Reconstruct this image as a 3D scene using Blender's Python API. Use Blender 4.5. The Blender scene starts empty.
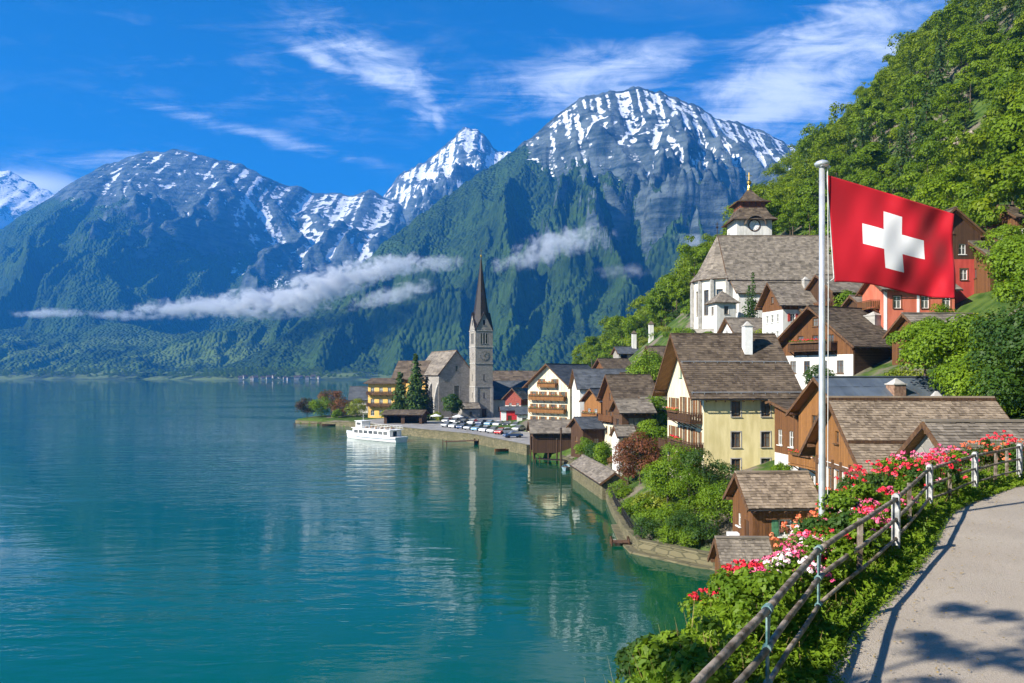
import bpy, math, random
import numpy as np
from mathutils import Vector, Matrix
random.seed(7); RNG = np.random.default_rng(7)
S = bpy.context.scene; COL = S.collection
R = math.radians
FPX, HY, CH = 796.4, 374.0, 16.0          # focal length in pixels, horizon row, eye height above the lake
def X(px, D): return (px - 512.0) / FPX * D
def Z(py, D): return CH + (HY - py) / FPX * D

# ------------------------------------------------------------------ camera, light, sky
cam = bpy.data.cameras.new('camera'); cam.lens = 28; cam.sensor_width = 36
cam.shift_y = (HY - 341.5) / 1024; cam.clip_start = .1; cam.clip_end = 60000
co = bpy.data.objects.new('camera', cam); COL.objects.link(co)
co.location = (0, 0, CH); co.rotation_euler = (R(90), 0, 0); S.camera = co
SUN = Vector((-0.86, -0.51, 0)).normalized(); EL = R(32)
SUN = Vector((SUN.x * math.cos(EL), SUN.y * math.cos(EL), math.sin(EL)))
sl = bpy.data.lights.new('sun', 'SUN'); sl.energy = 5.0; sl.angle = R(.5); sl.color = (1, .93, .80)
so = bpy.data.objects.new('sun', sl); COL.objects.link(so); so.rotation_euler = SUN.to_track_quat('Z', 'Y').to_euler()
S.view_settings.view_transform = 'Standard'; S.view_settings.look = 'None'
S.view_settings.exposure = 1.05; S.view_settings.gamma = 1
S.cycles.use_denoising = True
S.cycles.max_bounces = 6; S.cycles.diffuse_bounces = 2; S.cycles.glossy_bounces = 3
S.cycles.transparent_max_bounces = 12; S.cycles.volume_bounces = 3; S.cycles.transmission_bounces = 4
S.cycles.use_adaptive_sampling = True; S.cycles.adaptive_threshold = .02
S.cycles.sample_clamp_indirect = 4

class NT:
    def __init__(s, nt): s.nt = nt; s.nt.nodes.clear()
    def n(s, t, ins=None, **kw):
        nd = s.nt.nodes.new(t)
        for k, v in kw.items(): setattr(nd, k, v)
        for k, v in (ins or {}).items(): s.put(nd.inputs[k], v)
        return nd
    def put(s, sock, v):
        if isinstance(v, bpy.types.NodeSocket): s.nt.links.new(v, sock)
        elif isinstance(v, bpy.types.Node): s.nt.links.new(v.outputs[0], sock)
        else:
            if isinstance(v, (tuple, list)) and len(v) == 3 and len(sock.default_value) == 4: v = (*v, 1)
            sock.default_value = v
    def m(s, op, a, b=0.0, c=None, clamp=False):
        nd = s.n('ShaderNodeMath', {0: a, 1: b}, operation=op, use_clamp=clamp)
        if c is not None: s.put(nd.inputs[2], c)
        return nd.outputs[0]
    def ss(s, v, lo, hi):
        return s.n('ShaderNodeMapRange', {'Value': v, 'From Min': lo, 'From Max': hi}, interpolation_type='SMOOTHSTEP').outputs[0]
    def mix(s, f, a, b):
        nd = s.n('ShaderNodeMix', data_type='RGBA')
        s.put(nd.inputs[0], f); s.put(nd.inputs[6], a); s.put(nd.inputs[7], b); return nd.outputs[2]
    def noise(s, vec, scale, detail=4, rough=.55, dist=0.0):
        return s.n('ShaderNodeTexNoise', {'Vector': vec, 'Scale': scale, 'Detail': detail, 'Roughness': rough, 'Distortion': dist}).outputs[0]
    def mapv(s, vec, scale=(1, 1, 1), rot=(0, 0, 0), loc=(0, 0, 0)):
        return s.n('ShaderNodeMapping', {'Vector': vec, 'Scale': scale, 'Rotation': rot, 'Location': loc}).outputs[0]
    def obj(s): return s.n('ShaderNodeTexCoord').outputs['Object']
    def attr(s, name): return s.n('ShaderNodeAttribute', attribute_name=name).outputs['Fac']
    def bump(s, h, strength=.3, dist=.05): return s.n('ShaderNodeBump', {'Height': h, 'Strength': strength, 'Distance': dist}).outputs[0]
    def out(s, sh, vol=False): s.n('ShaderNodeOutputMaterial', {'Volume' if vol else 'Surface': sh})

MATS = {}
def newmat(name):
    m = bpy.data.materials.new(name); m.use_nodes = True; MATS[name] = m; return m, NT(m.node_tree)

def M(name, c1, c2=None, scale=2., rough=.85, bump=.15, bscale=14., stretch=(1, 1, 1), tint=0., metal=0., spec=.3, transl=0., objrand=0., bdist=.02, detail=5, contrast=(.32, .68)):
    """two-tone surface: noise and/or the stored per-face tint choose between the tones"""
    if name in MATS: return MATS[name]
    m, t = newmat(name); c2 = c2 or tuple(min(1, v * 1.3 + .004) for v in c1)
    v = t.mapv(t.obj(), stretch)
    f = t.ss(t.noise(v, scale, detail), *contrast)
    if tint: f = t.m('ADD', t.m('MULTIPLY', f, 1 - tint), t.m('MULTIPLY', t.attr('tint'), tint))
    if objrand:
        r = t.n('ShaderNodeObjectInfo').outputs['Random']
        f = t.m('ADD', t.m('MULTIPLY', f, 1 - objrand), t.m('MULTIPLY', r, objrand))
    c = t.mix(f, c1, c2)
    p = t.n('ShaderNodeBsdfPrincipled', {'Base Color': c, 'Roughness': rough, 'Metallic': metal, 'Specular IOR Level': spec})
    if bump: t.put(p.inputs['Normal'], t.bump(t.noise(v, bscale, 4), bump, bdist))
    sh = p.outputs[0]
    if transl:
        tc = t.mix(.5, c, (.30, .42, .02)) if transl > 0 else c
        tr = t.n('ShaderNodeBsdfTranslucent', {'Color': tc})
        sh = t.n('ShaderNodeMixShader', {0: transl, 1: sh, 2: tr}).outputs[0]
    t.out(sh); return m

def masonry(name, c1, c2, mortar, scale=1.6, rough=.9):
    m, t = newmat(name); o = t.obj()
    sx = t.n('ShaderNodeSeparateXYZ', {0: o})
    uv = t.n('ShaderNodeCombineXYZ', {0: t.m('ADD', sx.outputs[0], sx.outputs[1]), 1: sx.outputs[2], 2: t.m('SUBTRACT', sx.outputs[0], sx.outputs[1])})
    vo = t.n('ShaderNodeTexVoronoi', {'Vector': t.mapv(uv, (1, 1.7, .3)), 'Scale': scale, 'Randomness': .85})
    ed = t.n('ShaderNodeTexVoronoi', {'Vector': t.mapv(uv, (1, 1.7, .3)), 'Scale': scale, 'Randomness': .85}, feature='DISTANCE_TO_EDGE')
    f = t.m('ADD', t.m('MULTIPLY', vo.outputs['Color'], .6), t.m('MULTIPLY', t.noise(o, .5, 5), .4))
    c = t.mix(t.ss(ed.outputs[0], .02, .08), mortar, t.mix(f, c1, c2))
    p = t.n('ShaderNodeBsdfPrincipled', {'Base Color': c, 'Roughness': rough, 'Specular IOR Level': .2})
    t.put(p.inputs['Normal'], t.bump(t.m('ADD', t.ss(ed.outputs[0], 0, .12), t.noise(o, 6, 4)), .5, .05))
    t.out(p); return m

def planks(name, c1, c2, vertical=True, width=.2, rough=.8):
    m, t = newmat(name); o = t.obj(); s = t.n('ShaderNodeSeparateXYZ', {0: o})
    a = t.m('ADD', s.outputs[0], s.outputs[1]) if vertical else s.outputs[2]
    q = t.m('DIVIDE', a, width); idx = t.m('FLOOR', q); fr = t.m('FRACT', q)
    rnd = t.n('ShaderNodeTexWhiteNoise', {'W': idx}, noise_dimensions='1D').outputs[0]
    grain = t.noise(t.mapv(o, (9, 9, .8) if vertical else (.9, .9, 14)), 2.2, 5, .6)
    f = t.m('ADD', t.m('MULTIPLY', rnd, .45), t.m('MULTIPLY', t.ss(grain, .3, .7), .55))
    gap = t.ss(t.m('ABSOLUTE', t.m('SUBTRACT', fr, .5)), .43, .5)
    c = t.mix(gap, t.mix(f, c1, c2), tuple(v * .25 for v in c1))
    p = t.n('ShaderNodeBsdfPrincipled', {'Base Color': c, 'Roughness': rough, 'Specular IOR Level': .25})
    t.put(p.inputs['Normal'], t.bump(t.m('SUBTRACT', t.m('MULTIPLY', grain, .4), gap), .5, .02))
    t.out(p); return m

# ------------------------------------------------------------------ objects
def tag(o, label=None, cat=None, group=None, kind=None):
    if label: o['label'] = label
    if cat: o['category'] = cat
    if group: o['group'] = group
    if kind: o['kind'] = kind
    return o
def thing(name, label, cat, loc=(0, 0, 0), rz=0., group=None):
    o = bpy.data.objects.new(name, None); COL.objects.link(o); o.empty_display_size = .5
    o.location = loc; o.rotation_euler = (0, 0, rz); return tag(o, label, cat, group)
def dup(root, loc, rz=0., label=None, group=None, scale=None):
    r = root.copy(); COL.objects.link(r); r.location = loc; r.rotation_euler = (0, 0, rz)
    if scale: r.scale = scale
    tag(r, label, None, group)
    for ch in list(root.children):
        c = ch.copy(); COL.objects.link(c); c.parent = r
        for g in list(ch.children):
            d = g.copy(); COL.objects.link(d); d.parent = c
    return r

class MB:
    def __init__(s): s.v = []; s.f = []; s.m = []; s.t = []
    def face(s, pts, mi=0, tint=None):
        i = len(s.v); s.v += [tuple(p) for p in pts]; s.f.append(tuple(range(i, i + len(pts)))); s.m.append(mi)
        s.t.append(random.random() if tint is None else tint)
    def box(s, a, b, mi=0, tint=None):
        x0, y0, z0 = a; x1, y1, z1 = b; tint = random.random() if tint is None else tint
        P = [(x0, y0, z0), (x1, y0, z0), (x1, y1, z0), (x0, y1, z0), (x0, y0, z1), (x1, y0, z1), (x1, y1, z1), (x0, y1, z1)]
        s.poly8(P, mi, tint)
    def poly8(s, P, mi=0, tint=.5):
        i = len(s.v); s.v += [tuple(p) for p in P]
        for f in ((0, 3, 2, 1), (4, 5, 6, 7), (0, 1, 5, 4), (1, 2, 6, 5), (2, 3, 7, 6), (3, 0, 4, 7)):
            s.f.append(tuple(i + k for k in f)); s.m.append(mi); s.t.append(tint)
    def obox(s, c, ux, uy, uz, mi=0, tint=.5):
        c, ux, uy, uz = map(Vector, (c, ux, uy, uz))
        s.poly8([c - ux - uy - uz, c + ux - uy - uz, c + ux + uy - uz, c - ux + uy - uz, c - ux - uy + uz, c + ux - uy + uz, c + ux + uy + uz, c - ux + uy + uz], mi, tint)
    def beam(s, a, b, w, h, mi=0, up=(0, 0, 1), tint=.5):
        a, b = Vector(a), Vector(b); d = (b - a); l = d.length; d.normalize(); sd = d.cross(Vector(up))
        if sd.length < 1e-4: sd = d.cross(Vector((1, 0, 0)))
        sd.normalize(); u = sd.cross(d)
        s.obox((a + b) / 2, d * l / 2, sd * w / 2, u * h / 2, mi, tint)
    def tube(s, pts, r, seg=8, mi=0, tint=.5, cap=True):
        pts = [Vector(p) for p in pts]; n = len(pts); rr = r if isinstance(r, (list, tuple)) else [r] * n
        base = len(s.v); prev = None
        for i, p in enumerate(pts):
            d = (pts[min(i + 1, n - 1)] - pts[max(i - 1, 0)]).normalized()
            if prev is None: a = d.cross(Vector((0, 0, 1))); a = a if a.length > .05 else d.cross(Vector((1, 0, 0)))
            else: a = prev - d * prev.dot(d)
            a.normalize(); prev = a; b = d.cross(a)
            for k in range(seg):
                th = 2 * math.pi * k / seg; q = p + (a * math.cos(th) + b * math.sin(th)) * rr[i]; s.v.append(tuple(q))
        for i in range(n - 1):
            for k in range(seg):
                k2 = (k + 1) % seg
                s.f.append((base + i * seg + k, base + (i + 1) * seg + k, base + (i + 1) * seg + k2, base + i * seg + k2)); s.m.append(mi); s.t.append(tint)
        if cap:
            s.f.append(tuple(base + k for k in range(seg))); s.m.append(mi); s.t.append(tint)
            s.f.append(tuple(base + (n - 1) * seg + k for k in reversed(range(seg)))); s.m.append(mi); s.t.append(tint)
    def frustum(s, c, z0, z1, w0, w1, d0=None, d1=None, mi=0, tint=.5, rot=0.):
        d0 = w0 if d0 is None else d0; d1 = w1 if d1 is None else d1; P = []
        for z, w, d in ((z0, w0, d0), (z1, w1, d1)):
            for sx, sy in ((-1, -1), (1, -1), (1, 1), (-1, 1)):
                x, y = sx * w / 2, sy * d / 2; P.append((c[0] + x * math.cos(rot) - y * math.sin(rot), c[1] + x * math.sin(rot) + y * math.cos(rot), z))
        s.poly8(P, mi, tint)
    def ngon(s, c, prof, n, mi=0, ph=0., sx=1., sy=1., tint=.5):
        base = len(s.v)
        for z, r in prof:
            for k in range(n):
                th = ph + 2 * math.pi * k / n; s.v.append((c[0] + r * sx * math.cos(th), c[1] + r * sy * math.sin(th), z))
        for i in range(len(prof) - 1):
            for k in range(n):
                k2 = (k + 1) % n; s.f.append((base + i * n + k, base + i * n + k2, base + (i + 1) * n + k2, base + (i + 1) * n + k)); s.m.append(mi); s.t.append(tint)
        for i, rev in ((0, True), (len(prof) - 1, False)):
            ix = [base + i * n + k for k in range(n)]; s.f.append(tuple(ix[::-1] if rev else ix)); s.m.append(mi); s.t.append(tint)
    def extr(s, poly, d, mi=0, tint=.5):
        d = Vector(d); A = [Vector(p) for p in poly]; B = [p + d for p in A]; n = len(A)
        s.face(A[::-1], mi, tint); s.face(B, mi, tint)
        for i in range(n): s.face([A[i], A[(i + 1) % n], B[(i + 1) % n], B[i]], mi, tint)
    def build(s, name, mats, parent=None, smooth=False, loc=None):
        me = bpy.data.meshes.new(name); me.from_pydata(s.v, [], s.f)
        for q in (mats if isinstance(mats, (list, tuple)) else [mats]): me.materials.append(q)
        me.polygons.foreach_set('material_index', s.m)
        a = me.attributes.new('tint', 'FLOAT', 'FACE'); a.data.foreach_set('value', s.t)
        if smooth: me.polygons.foreach_set('use_smooth', [True] * len(s.f))
        me.update(); o = bpy.data.objects.new(name, me); COL.objects.link(o)
        if parent is not None: o.parent = parent
        if loc is not None: o.location = loc
        return o

def np_mesh(name, V, F, tint=None, mats=(), smooth=False, vattr=None, mi=None):
    """V (n,3), F (m,k) -> mesh data"""
    me = bpy.data.meshes.new(name); V = np.ascontiguousarray(V, np.float32); F = np.ascontiguousarray(F, np.int32); k = F.shape[1]
    me.vertices.add(len(V)); me.vertices.foreach_set('co', V.ravel())
    me.loops.add(F.size); me.loops.foreach_set('vertex_index', F.ravel())
    me.polygons.add(len(F)); me.polygons.foreach_set('loop_start', np.arange(0, F.size, k, dtype=np.int32))
    for q in mats: me.materials.append(q)
    if mi is not None: me.polygons.foreach_set('material_index', np.ascontiguousarray(mi, np.int32))
    if smooth: me.polygons.foreach_set('use_smooth', np.ones(len(F), bool))
    if tint is not None:
        a = me.attributes.new('tint', 'FLOAT', 'FACE'); a.data.foreach_set('value', np.ascontiguousarray(tint, np.float32))
    for nm, val in (vattr or {}).items():
        a = me.attributes.new(nm, 'FLOAT', 'POINT'); a.data.foreach_set('value', np.ascontiguousarray(val, np.float32).ravel())
    me.update(calc_edges=True); me.validate(); return me
def mobj(name, me, parent=None, loc=None):
    o = bpy.data.objects.new(name, me); COL.objects.link(o)
    if parent is not None: o.parent = parent
    if loc is not None: o.location = loc
    return o

# ------------------------------------------------------------------ noise
def _perm(seed): return np.random.default_rng(seed).permutation(512)
def pnoise(x, y, seed=0):
    p = _perm(seed); xi = np.floor(x).astype(int); yi = np.floor(y).astype(int); xf = x - xi; yf = y - yi
    u = xf ** 3 * (xf * (xf * 6 - 15) + 10); v = yf ** 3 * (yf * (yf * 6 - 15) + 10)
    def g(ix, iy, dx, dy):
        h = p[(p[ix & 511] + iy) & 511] * (2 * math.pi / 512); return np.cos(h) * dx + np.sin(h) * dy
    a = g(xi, yi, xf, yf); b = g(xi + 1, yi, xf - 1, yf); c = g(xi, yi + 1, xf, yf - 1); d = g(xi + 1, yi + 1, xf - 1, yf - 1)
    return (a + u * (b - a) + v * (c + u * (d - c) - a - u * (b - a))) * 1.5
def fbm(x, y, o=5, seed=0, gain=.5):
    s = 0; a = 1; 
    for i in range(o): s = s + a * pnoise(x * 2 ** i, y * 2 ** i, seed + i); a *= gain
    return s
def ridged(x, y, o=5, seed=0, gain=.5):
    s = 0; a = 1; w = 1
    for i in range(o):
        n = 1 - np.abs(pnoise(x * 2 ** i, y * 2 ** i, seed + i)); n = n * n * w; w = np.clip(n * 1.6, 0, 1); s = s + a * n; a *= gain
    return s
def sstep(x, a, b): t = np.clip((x - a) / (b - a), 0, 1); return t * t * (3 - 2 * t)
# ------------------------------------------------------------------ sky
w = bpy.data.worlds.new('World'); S.world = w; w.use_nodes = True; t = NT(w.node_tree)
sky = t.n('ShaderNodeTexSky', sky_type='NISHITA', sun_disc=False, sun_elevation=EL, sun_rotation=math.atan2(SUN.x, SUN.y), altitude=1200, air_density=1.0, dust_density=.25, ozone_density=4.)
gen = t.n('ShaderNodeTexCoord').outputs['Generated']
sx = t.n('ShaderNodeSeparateXYZ', {0: gen}); zz = t.m('MAXIMUM', sx.outputs[2], .02)
k = t.m('ADD', zz, .10)
pu, pv = t.m('DIVIDE', sx.outputs[0], k), t.m('DIVIDE', sx.outputs[1], k)
pl = t.n('ShaderNodeCombineXYZ', {0: pu, 1: pv, 2: 0.})
def skyblob(px, py, rx, ry, rot=0.):
    d = Vector(((px - 512) / FPX, 1, (HY - py) / FPX)); u = d.x / d.length; q = d.z / d.length      # direction of the cloud bank
    du = t.m('SUBTRACT', sx.outputs[0], u); dv = t.m('SUBTRACT', sx.outputs[2], q); c, s_ = math.cos(rot), math.sin(rot)
    a = t.m('DIVIDE', t.m('ADD', t.m('MULTIPLY', du, c), t.m('MULTIPLY', dv, s_)), rx / FPX)
    b = t.m('DIVIDE', t.m('SUBTRACT', t.m('MULTIPLY', dv, c), t.m('MULTIPLY', du, s_)), ry / FPX)
    r2 = t.m('ADD', t.m('MULTIPLY', a, a), t.m('MULTIPLY', b, b))
    return t.m('MULTIPLY', t.m('POWER', 2.718, t.m('MULTIPLY', r2, -1.)), t.m('GREATER_THAN', sx.outputs[1], 0.))
n1 = t.noise(t.mapv(pl, (1.6, 5.0, 1), (0, 0, R(-28))), 1.5, 10, .66, 1.0)
n2 = t.noise(t.mapv(pl, (.9, 2.2, 1), (0, 0, R(20)), (3.1, 1.7, 0)), 1.5, 8, .6, .6)
n3 = t.noise(t.mapv(gen, (9, 9, 22), (0, R(-18), 0)), 1.6, 8, .62, .7)
bl = [skyblob(800, 80, 150, 55, R(28)), skyblob(590, 80, 110, 34, R(10)), skyblob(385, 70, 85, 26, R(-24)), skyblob(425, 108, 26, 26, R(-60)), skyblob(335, 66, 50, 10, R(-20)), skyblob(385, 80, 50, 11, R(-13)), skyblob(424, 97, 30, 11, R(-38)), skyblob(437, 117, 18, 9, R(-75)), skyblob(270, 138, 120, 8, R(-10)), skyblob(110, 160, 70, 14, R(8)), skyblob(330, 95, 240, 70)]
wt = [1.0, .8, .8, .6, .8, .95, .9, .7, .65, .5, .22]
mask = None
for b_, w_ in zip(bl, wt):
    q_ = t.m('MULTIPLY', b_, w_); mask = q_ if mask is None else t.m('MAXIMUM', mask, q_)
cn = t.m('ADD', t.m('MULTIPLY', n1, .5), t.m('MULTIPLY', n3, .5))
fac = t.m('MULTIPLY', t.ss(t.m('ADD', cn, t.m('MULTIPLY', mask, .27)), .53, .86), t.m('MULTIPLY', mask, 1.5, clamp=True))
wid = t.ss(n2, .52, .85)
fac = t.m('ADD', fac, t.m('MULTIPLY', wid, .10), clamp=True)
cum = t.m('MULTIPLY', skyblob(28, 184, 42, 11), t.ss(t.m('ADD', n3, t.m('MULTIPLY', skyblob(28, 186, 30, 9), .3)), .38, .62))
fac = t.m('MAXIMUM', t.m('MULTIPLY', fac, .8), cum)
hsv = t.n('ShaderNodeHueSaturation', {'Saturation': 1.55, 'Value': .92, 'Hue': .503, 'Color': sky.outputs[0]})
col = t.mix(fac, hsv.outputs[0], (10.0, 10.5, 11.2))
bg = t.n('ShaderNodeBackground', {'Color': col, 'Strength': .072})
t.n('ShaderNodeOutputWorld', {0: bg})

# ------------------------------------------------------------------ materials
wood_d = planks('dark_wood', (.035, .018, .010), (.10, .052, .026))
wood_m = planks('brown_wood', (.075, .032, .013), (.19, .085, .032))
wood_o = planks('orange_wood', (.16, .070, .022), (.32, .150, .050))
wood_h = planks('board_wood', (.05, .028, .016), (.14, .075, .04), vertical=False, width=.16)
wood_soff = planks('soffit_wood', (.17, .080, .030), (.30, .155, .065))
trimw = M('trim_wood', (.07, .035, .018), (.14, .075, .036), 5, .75, .1)
plc = M('cream_plaster', (.54, .48, .33), (.69, .63, .48), 1.2, .9, .08, 20, stretch=(1.3, 1.3, .3))
ply = M('yellow_plaster', (.56, .48, .23), (.70, .61, .33), 1.2, .9, .08, 20, stretch=(1.3, 1.3, .3))
plw = M('white_plaster', (.50, .49, .46), (.68, .67, .64), 1.2, .9, .08, 20, stretch=(1.3, 1.3, .3))
plo = M('ochre_plaster', (.66, .38, .09), (.76, .48, .15), 1.2, .9, .08, 20, stretch=(1.3, 1.3, .3))
plr = M('red_plaster', (.36, .045, .035), (.46, .07, .05), 1.2, .9, .08, 20, stretch=(1.3, 1.3, .3))
pls = M('salmon_plaster', (.44, .11, .06), (.54, .16, .095), 1.2, .9, .08, 20, stretch=(1.3, 1.3, .3))
roofb = M('brown_shingles', (.042, .030, .021), (.165, .126, .090), .7, .9, .2, 9, tint=.6)
roofg = M('grey_shingles', (.085, .072, .058), (.28, .24, .195), .8, .9, .25, 9, tint=.6)
rooft = M('tan_shingles', (.10, .075, .052), (.33, .26, .19), .9, .9, .3, 9, tint=.6)
roofl = M('slate_roofing', (.045, .052, .062), (.11, .12, .135), .8, .65, .15, 9, tint=.5)
roofs = M('sheet_metal_roofing', (.085, .105, .13), (.15, .18, .215), .7, .38, .1, 9, tint=.4, metal=.3)
stone = masonry('grey_masonry', (.17, .155, .14), (.40, .375, .34), (.26, .24, .215), 1.5)
stonew = masonry('lake_wall_masonry', (.07, .068, .036), (.22, .19, .115), (.08, .075, .045), 1.5)
conc = M('concrete', (.28, .27, .25), (.44, .42, .39), 1.2, .9, .25, 12)
white = M('white_paint', (.72, .72, .71), (.82, .82, .81), 2, .5, .03)
whitewood = M('white_joinery', (.60, .60, .57), (.74, .74, .71), 3, .6, .05)
redp = M('red_paint', (.48, .02, .025), (.58, .035, .035), 2, .5, .05)
greenp = M('green_paint', (.03, .13, .09), (.05, .19, .13), 3, .6, .05)
ironm = M('dark_iron', (.03, .03, .032), (.07, .065, .06), 6, .5, .1, metal=.6)
copper = M('dark_spire_shingles', (.012, .010, .011), (.035, .028, .027), 1.2, .6, .25, 5, tint=.5)
gold = M('gilding', (.55, .36, .08), (.7, .48, .14), 4, .35, 0, metal=1.)
tealp = M('teal_paint_worn', (.06, .16, .17), (.20, .30, .30), 9, .6, .25, 30, contrast=(.38, .6))
steelw = M('weathered_white_steel', (.20, .21, .22), (.48, .48, .47), 7, .55, .25, 40, contrast=(.35, .62))
railm = M('weathered_rail', (.085, .062, .042), (.30, .25, .20), 5, .6, .5, 22, stretch=(1, 1, 1), contrast=(.36, .64))
polem = M('flagpole_aluminium', (.55, .57, .6), (.72, .74, .76), 3, .3, .05, metal=.55)
barkm = M('bark', (.05, .036, .024), (.13, .10, .07), 4, .95, .6, 10, stretch=(1, 1, .3))
glass = M('window_glass', (.010, .015, .018), (.17, .17, .155), .7, .06, 0, spec=.8, objrand=.75)
def shut(n, a, b): return M(n, a, b, 6, .75, .1)
shutb = shut('brown_shutter', (.13, .058, .022), (.20, .095, .04)); shutg = shut('green_shutter', (.04, .12, .06), (.07, .19, .10)); shutr = shut('red_shutter', (.40, .04, .03), (.5, .07, .05))

def leafm(name, c1, c2, transl=.32, objrand=.0):
    return M(name, c1, c2, .35, .55, 0, tint=.55, spec=.25, transl=transl, objrand=objrand, contrast=(.3, .7))
lf_forest = leafm('forest_leaves', (.034, .092, .003), (.235, .335, .006), .40, .36)
lf_bright = leafm('bright_leaves', (.055, .125, .006), (.22, .33, .012), .38)
lf_dark = leafm('dark_leaves', (.015, .045, .008), (.060, .125, .015), .3)
lf_spruce = leafm('spruce_needles', (.016, .045, .010), (.075, .130, .020), .2)
lf_red = leafm('copper_leaves', (.070, .018, .012), (.24, .085, .040), .3)
lf_plum = leafm('plum_leaves', (.022, .012, .016), (.070, .035, .035), .25)
lf_yel = leafm('yellow_green_leaves', (.12, .17, .012), (.30, .33, .03), .36)
lf_brown = leafm('brown_dead_needles', (.05, .035, .02), (.15, .11, .07), .15)
lf_bank = leafm('bank_leaves', (.040, .105, .006), (.23, .34, .018), .38)
lf_dry = leafm('dry_stalks', (.20, .13, .05), (.38, .27, .12), .2)
def petal(n, a, b): return M(n, a, b, 3, .6, 0, tint=.9, transl=.3 * 0 + .0001, spec=.2)
pt_pink = petal('pink_petals', (.62, .045, .16), (.78, .22, .34)); pt_red = petal('red_petals', (.60, .012, .03), (.74, .05, .08)); pt_white = petal('pale_pink_petals', (.74, .42, .48), (.85, .78, .78)); pt_or = petal('orange_petals', (.62, .12, .05), (.72, .22, .10))

# ------------------------------------------------------------------ fence line, shore line, ground
FC = [(-9., -11.), (-4.2, -4.), (-.9, 2.), (1.35, 5.7), (2.39, 7.45), (3.85, 10.), (6.75, 14.), (9.7, 18.5), (12.5, 21.5), (15.3, 24.), (19., 26.8), (24., 29.5), (31., 32.)]
def catmull(P, n):
    P = [np.array(p, float) for p in P]; out = []
    for i in range(len(P) - 1):
        p0 = P[max(i - 1, 0)]; p1 = P[i]; p2 = P[i + 1]; p3 = P[min(i + 2, len(P) - 1)]
        for k in range(n):
            t_ = k / n; out.append(.5 * (2 * p1 + (p2 - p0) * t_ + (2 * p0 - 5 * p1 + 4 * p2 - p3) * t_ ** 2 + (3 * p1 - p0 - 3 * p2 + p3) * t_ ** 3))
    out.append(P[-1]); return np.array(out)
FCURVE = catmull(FC, 12)
def seglen(P): return np.concatenate([[0], np.cumsum(np.linalg.norm(np.diff(P, axis=0), axis=1))])
FLEN = seglen(FCURVE)
def fpos(s):
    """point and left-hand unit normal at arc length s along the fence"""
    s = np.asarray(s, float); x = np.interp(s, FLEN, FCURVE[:, 0]); y = np.interp(s, FLEN, FCURVE[:, 1])
    e = .25; dx = np.interp(s + e, FLEN, FCURVE[:, 0]) - np.interp(s - e, FLEN, FCURVE[:, 0]); dy = np.interp(s + e, FLEN, FCURVE[:, 1]) - np.interp(s - e, FLEN, FCURVE[:, 1])
    l = np.hypot(dx, dy); return x, y, -dy / l, dx / l          # left = towards the lake
def sdist(x, y, P):
    """signed distance to polyline P (positive on its left) """
    best = np.full(np.shape(x), 1e9); sg = np.zeros(np.shape(x))
    for a, b in zip(P[:-1], P[1:]):
        d = b - a; L2 = d @ d; tt = np.clip(((x - a[0]) * d[0] + (y - a[1]) * d[1]) / L2, 0, 1)
        ex = x - a[0] - tt * d[0]; ey = y - a[1] - tt * d[1]; ds = np.hypot(ex, ey); sgn = np.sign(d[0] * (y - a[1]) - d[1] * (x - a[0]))
        u = ds < best - 1e-9; best = np.where(u, ds, best); sg = np.where(u, sgn, sg)
    return best * sg
PATHZ = 12.8
BPROF = np.array([(-16, -4.), (-12., -2.5), (-9., .4), (-6., 4.2), (-3.6, 8.6), (-2.4, 10.6), (-1.75, 11.9), (-1.25, 12.55), (-.8, 12.78), (0, 12.8), (.45, 12.79), (4.6, 12.8), (5.2, 12.95), (7., 14.), (12., 17.)])
def bankz(d): return np.interp(d, BPROF[:, 0], BPROF[:, 1])      # d: distance right of the fence

SHORE = np.array([(-30, -60), (-14, -15), (-6, 4), (2, 18), (8.5, 35), (11.5, 46), (15.6, 58), (17.1, 65.6), (15.8, 66.7), (11.5, 71.5), (11.2, 77), (11.6, 90), (12.7, 110), (12.4, 127), (8.6, 146), (2.5, 157), (-10, 187), (-23, 202), (-30, 212), (-47, 240), (-62, 252), (-72, 262), (-71, 275), (-62, 300), (-30, 350), (10, 420), (45, 520), (60, 720)], float)
CP = []      # ground control points x, y, z
for x_, y_ in SHORE: CP.append((x_ + 1.5, y_, 1.2 if y_ > 140 else .9))
CP += [(81, 260, 64), (122, 250, 103), (72, 320, 48), (45, 400, 14), (160, 260, 142), (215, 230, 205), (128, 200, 95), (180, 190, 165), (250, 180, 230), (70, 112, 33), (95, 120, 64), (130, 120, 104), (180, 110, 165), (34, 55, 12.5), (45, 50, 16), (66, 60, 40), (110, 60, 92), (160, 60, 150), (60, 450, 10), (90, 450, 42), (140, 420, 95), (220, 400, 180), (40, 600, 2), (100, 600, 22), (200, 600, 110), (-20, 330, 2), (0, 285, 2), (22, 260, 4), (-40, 280, 1.8), (-18, 250, 1.9), (0, 200, 1.7), (13, 187, 4), (26, 200, 17), (45, 230, 28), (16, 162, 5.5), (21, 140, 6), (29, 165, 19), (20, 118, 5), (26, 100, 8), (19, 80, 5.2), (29, 82, 8), (15, 75, 2.5), (14, 95, 2.2), (15, 50, 5.5), (18, 62, 4.8), (26, 64, 6.5), (21, 42, 8), (28, 46, 10), (18.5, 33, 10.6), (26, 33, 12), (38, 92, 15.5), (48, 95, 19), (42, 125, 22), (50, 125, 25), (42, 165, 25.5), (66, 163, 29), (60, 185, 42), (54, 98, 24), (60, 97, 27), (35, 140, 18), (30, 120, 12), (25, 15, 17), (45, 20, 26), (20, 0, 17), (60, 25, 40), (110, 10, 95), (20, -30, 18), (80, -30, 60), (250, 60, 240), (260, -30, 240)]
CP = np.array(CP, float)
def _tps(r2): return np.where(r2 > 1e-9, .5 * r2 * np.log(r2 + 1e-12), 0)
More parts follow.
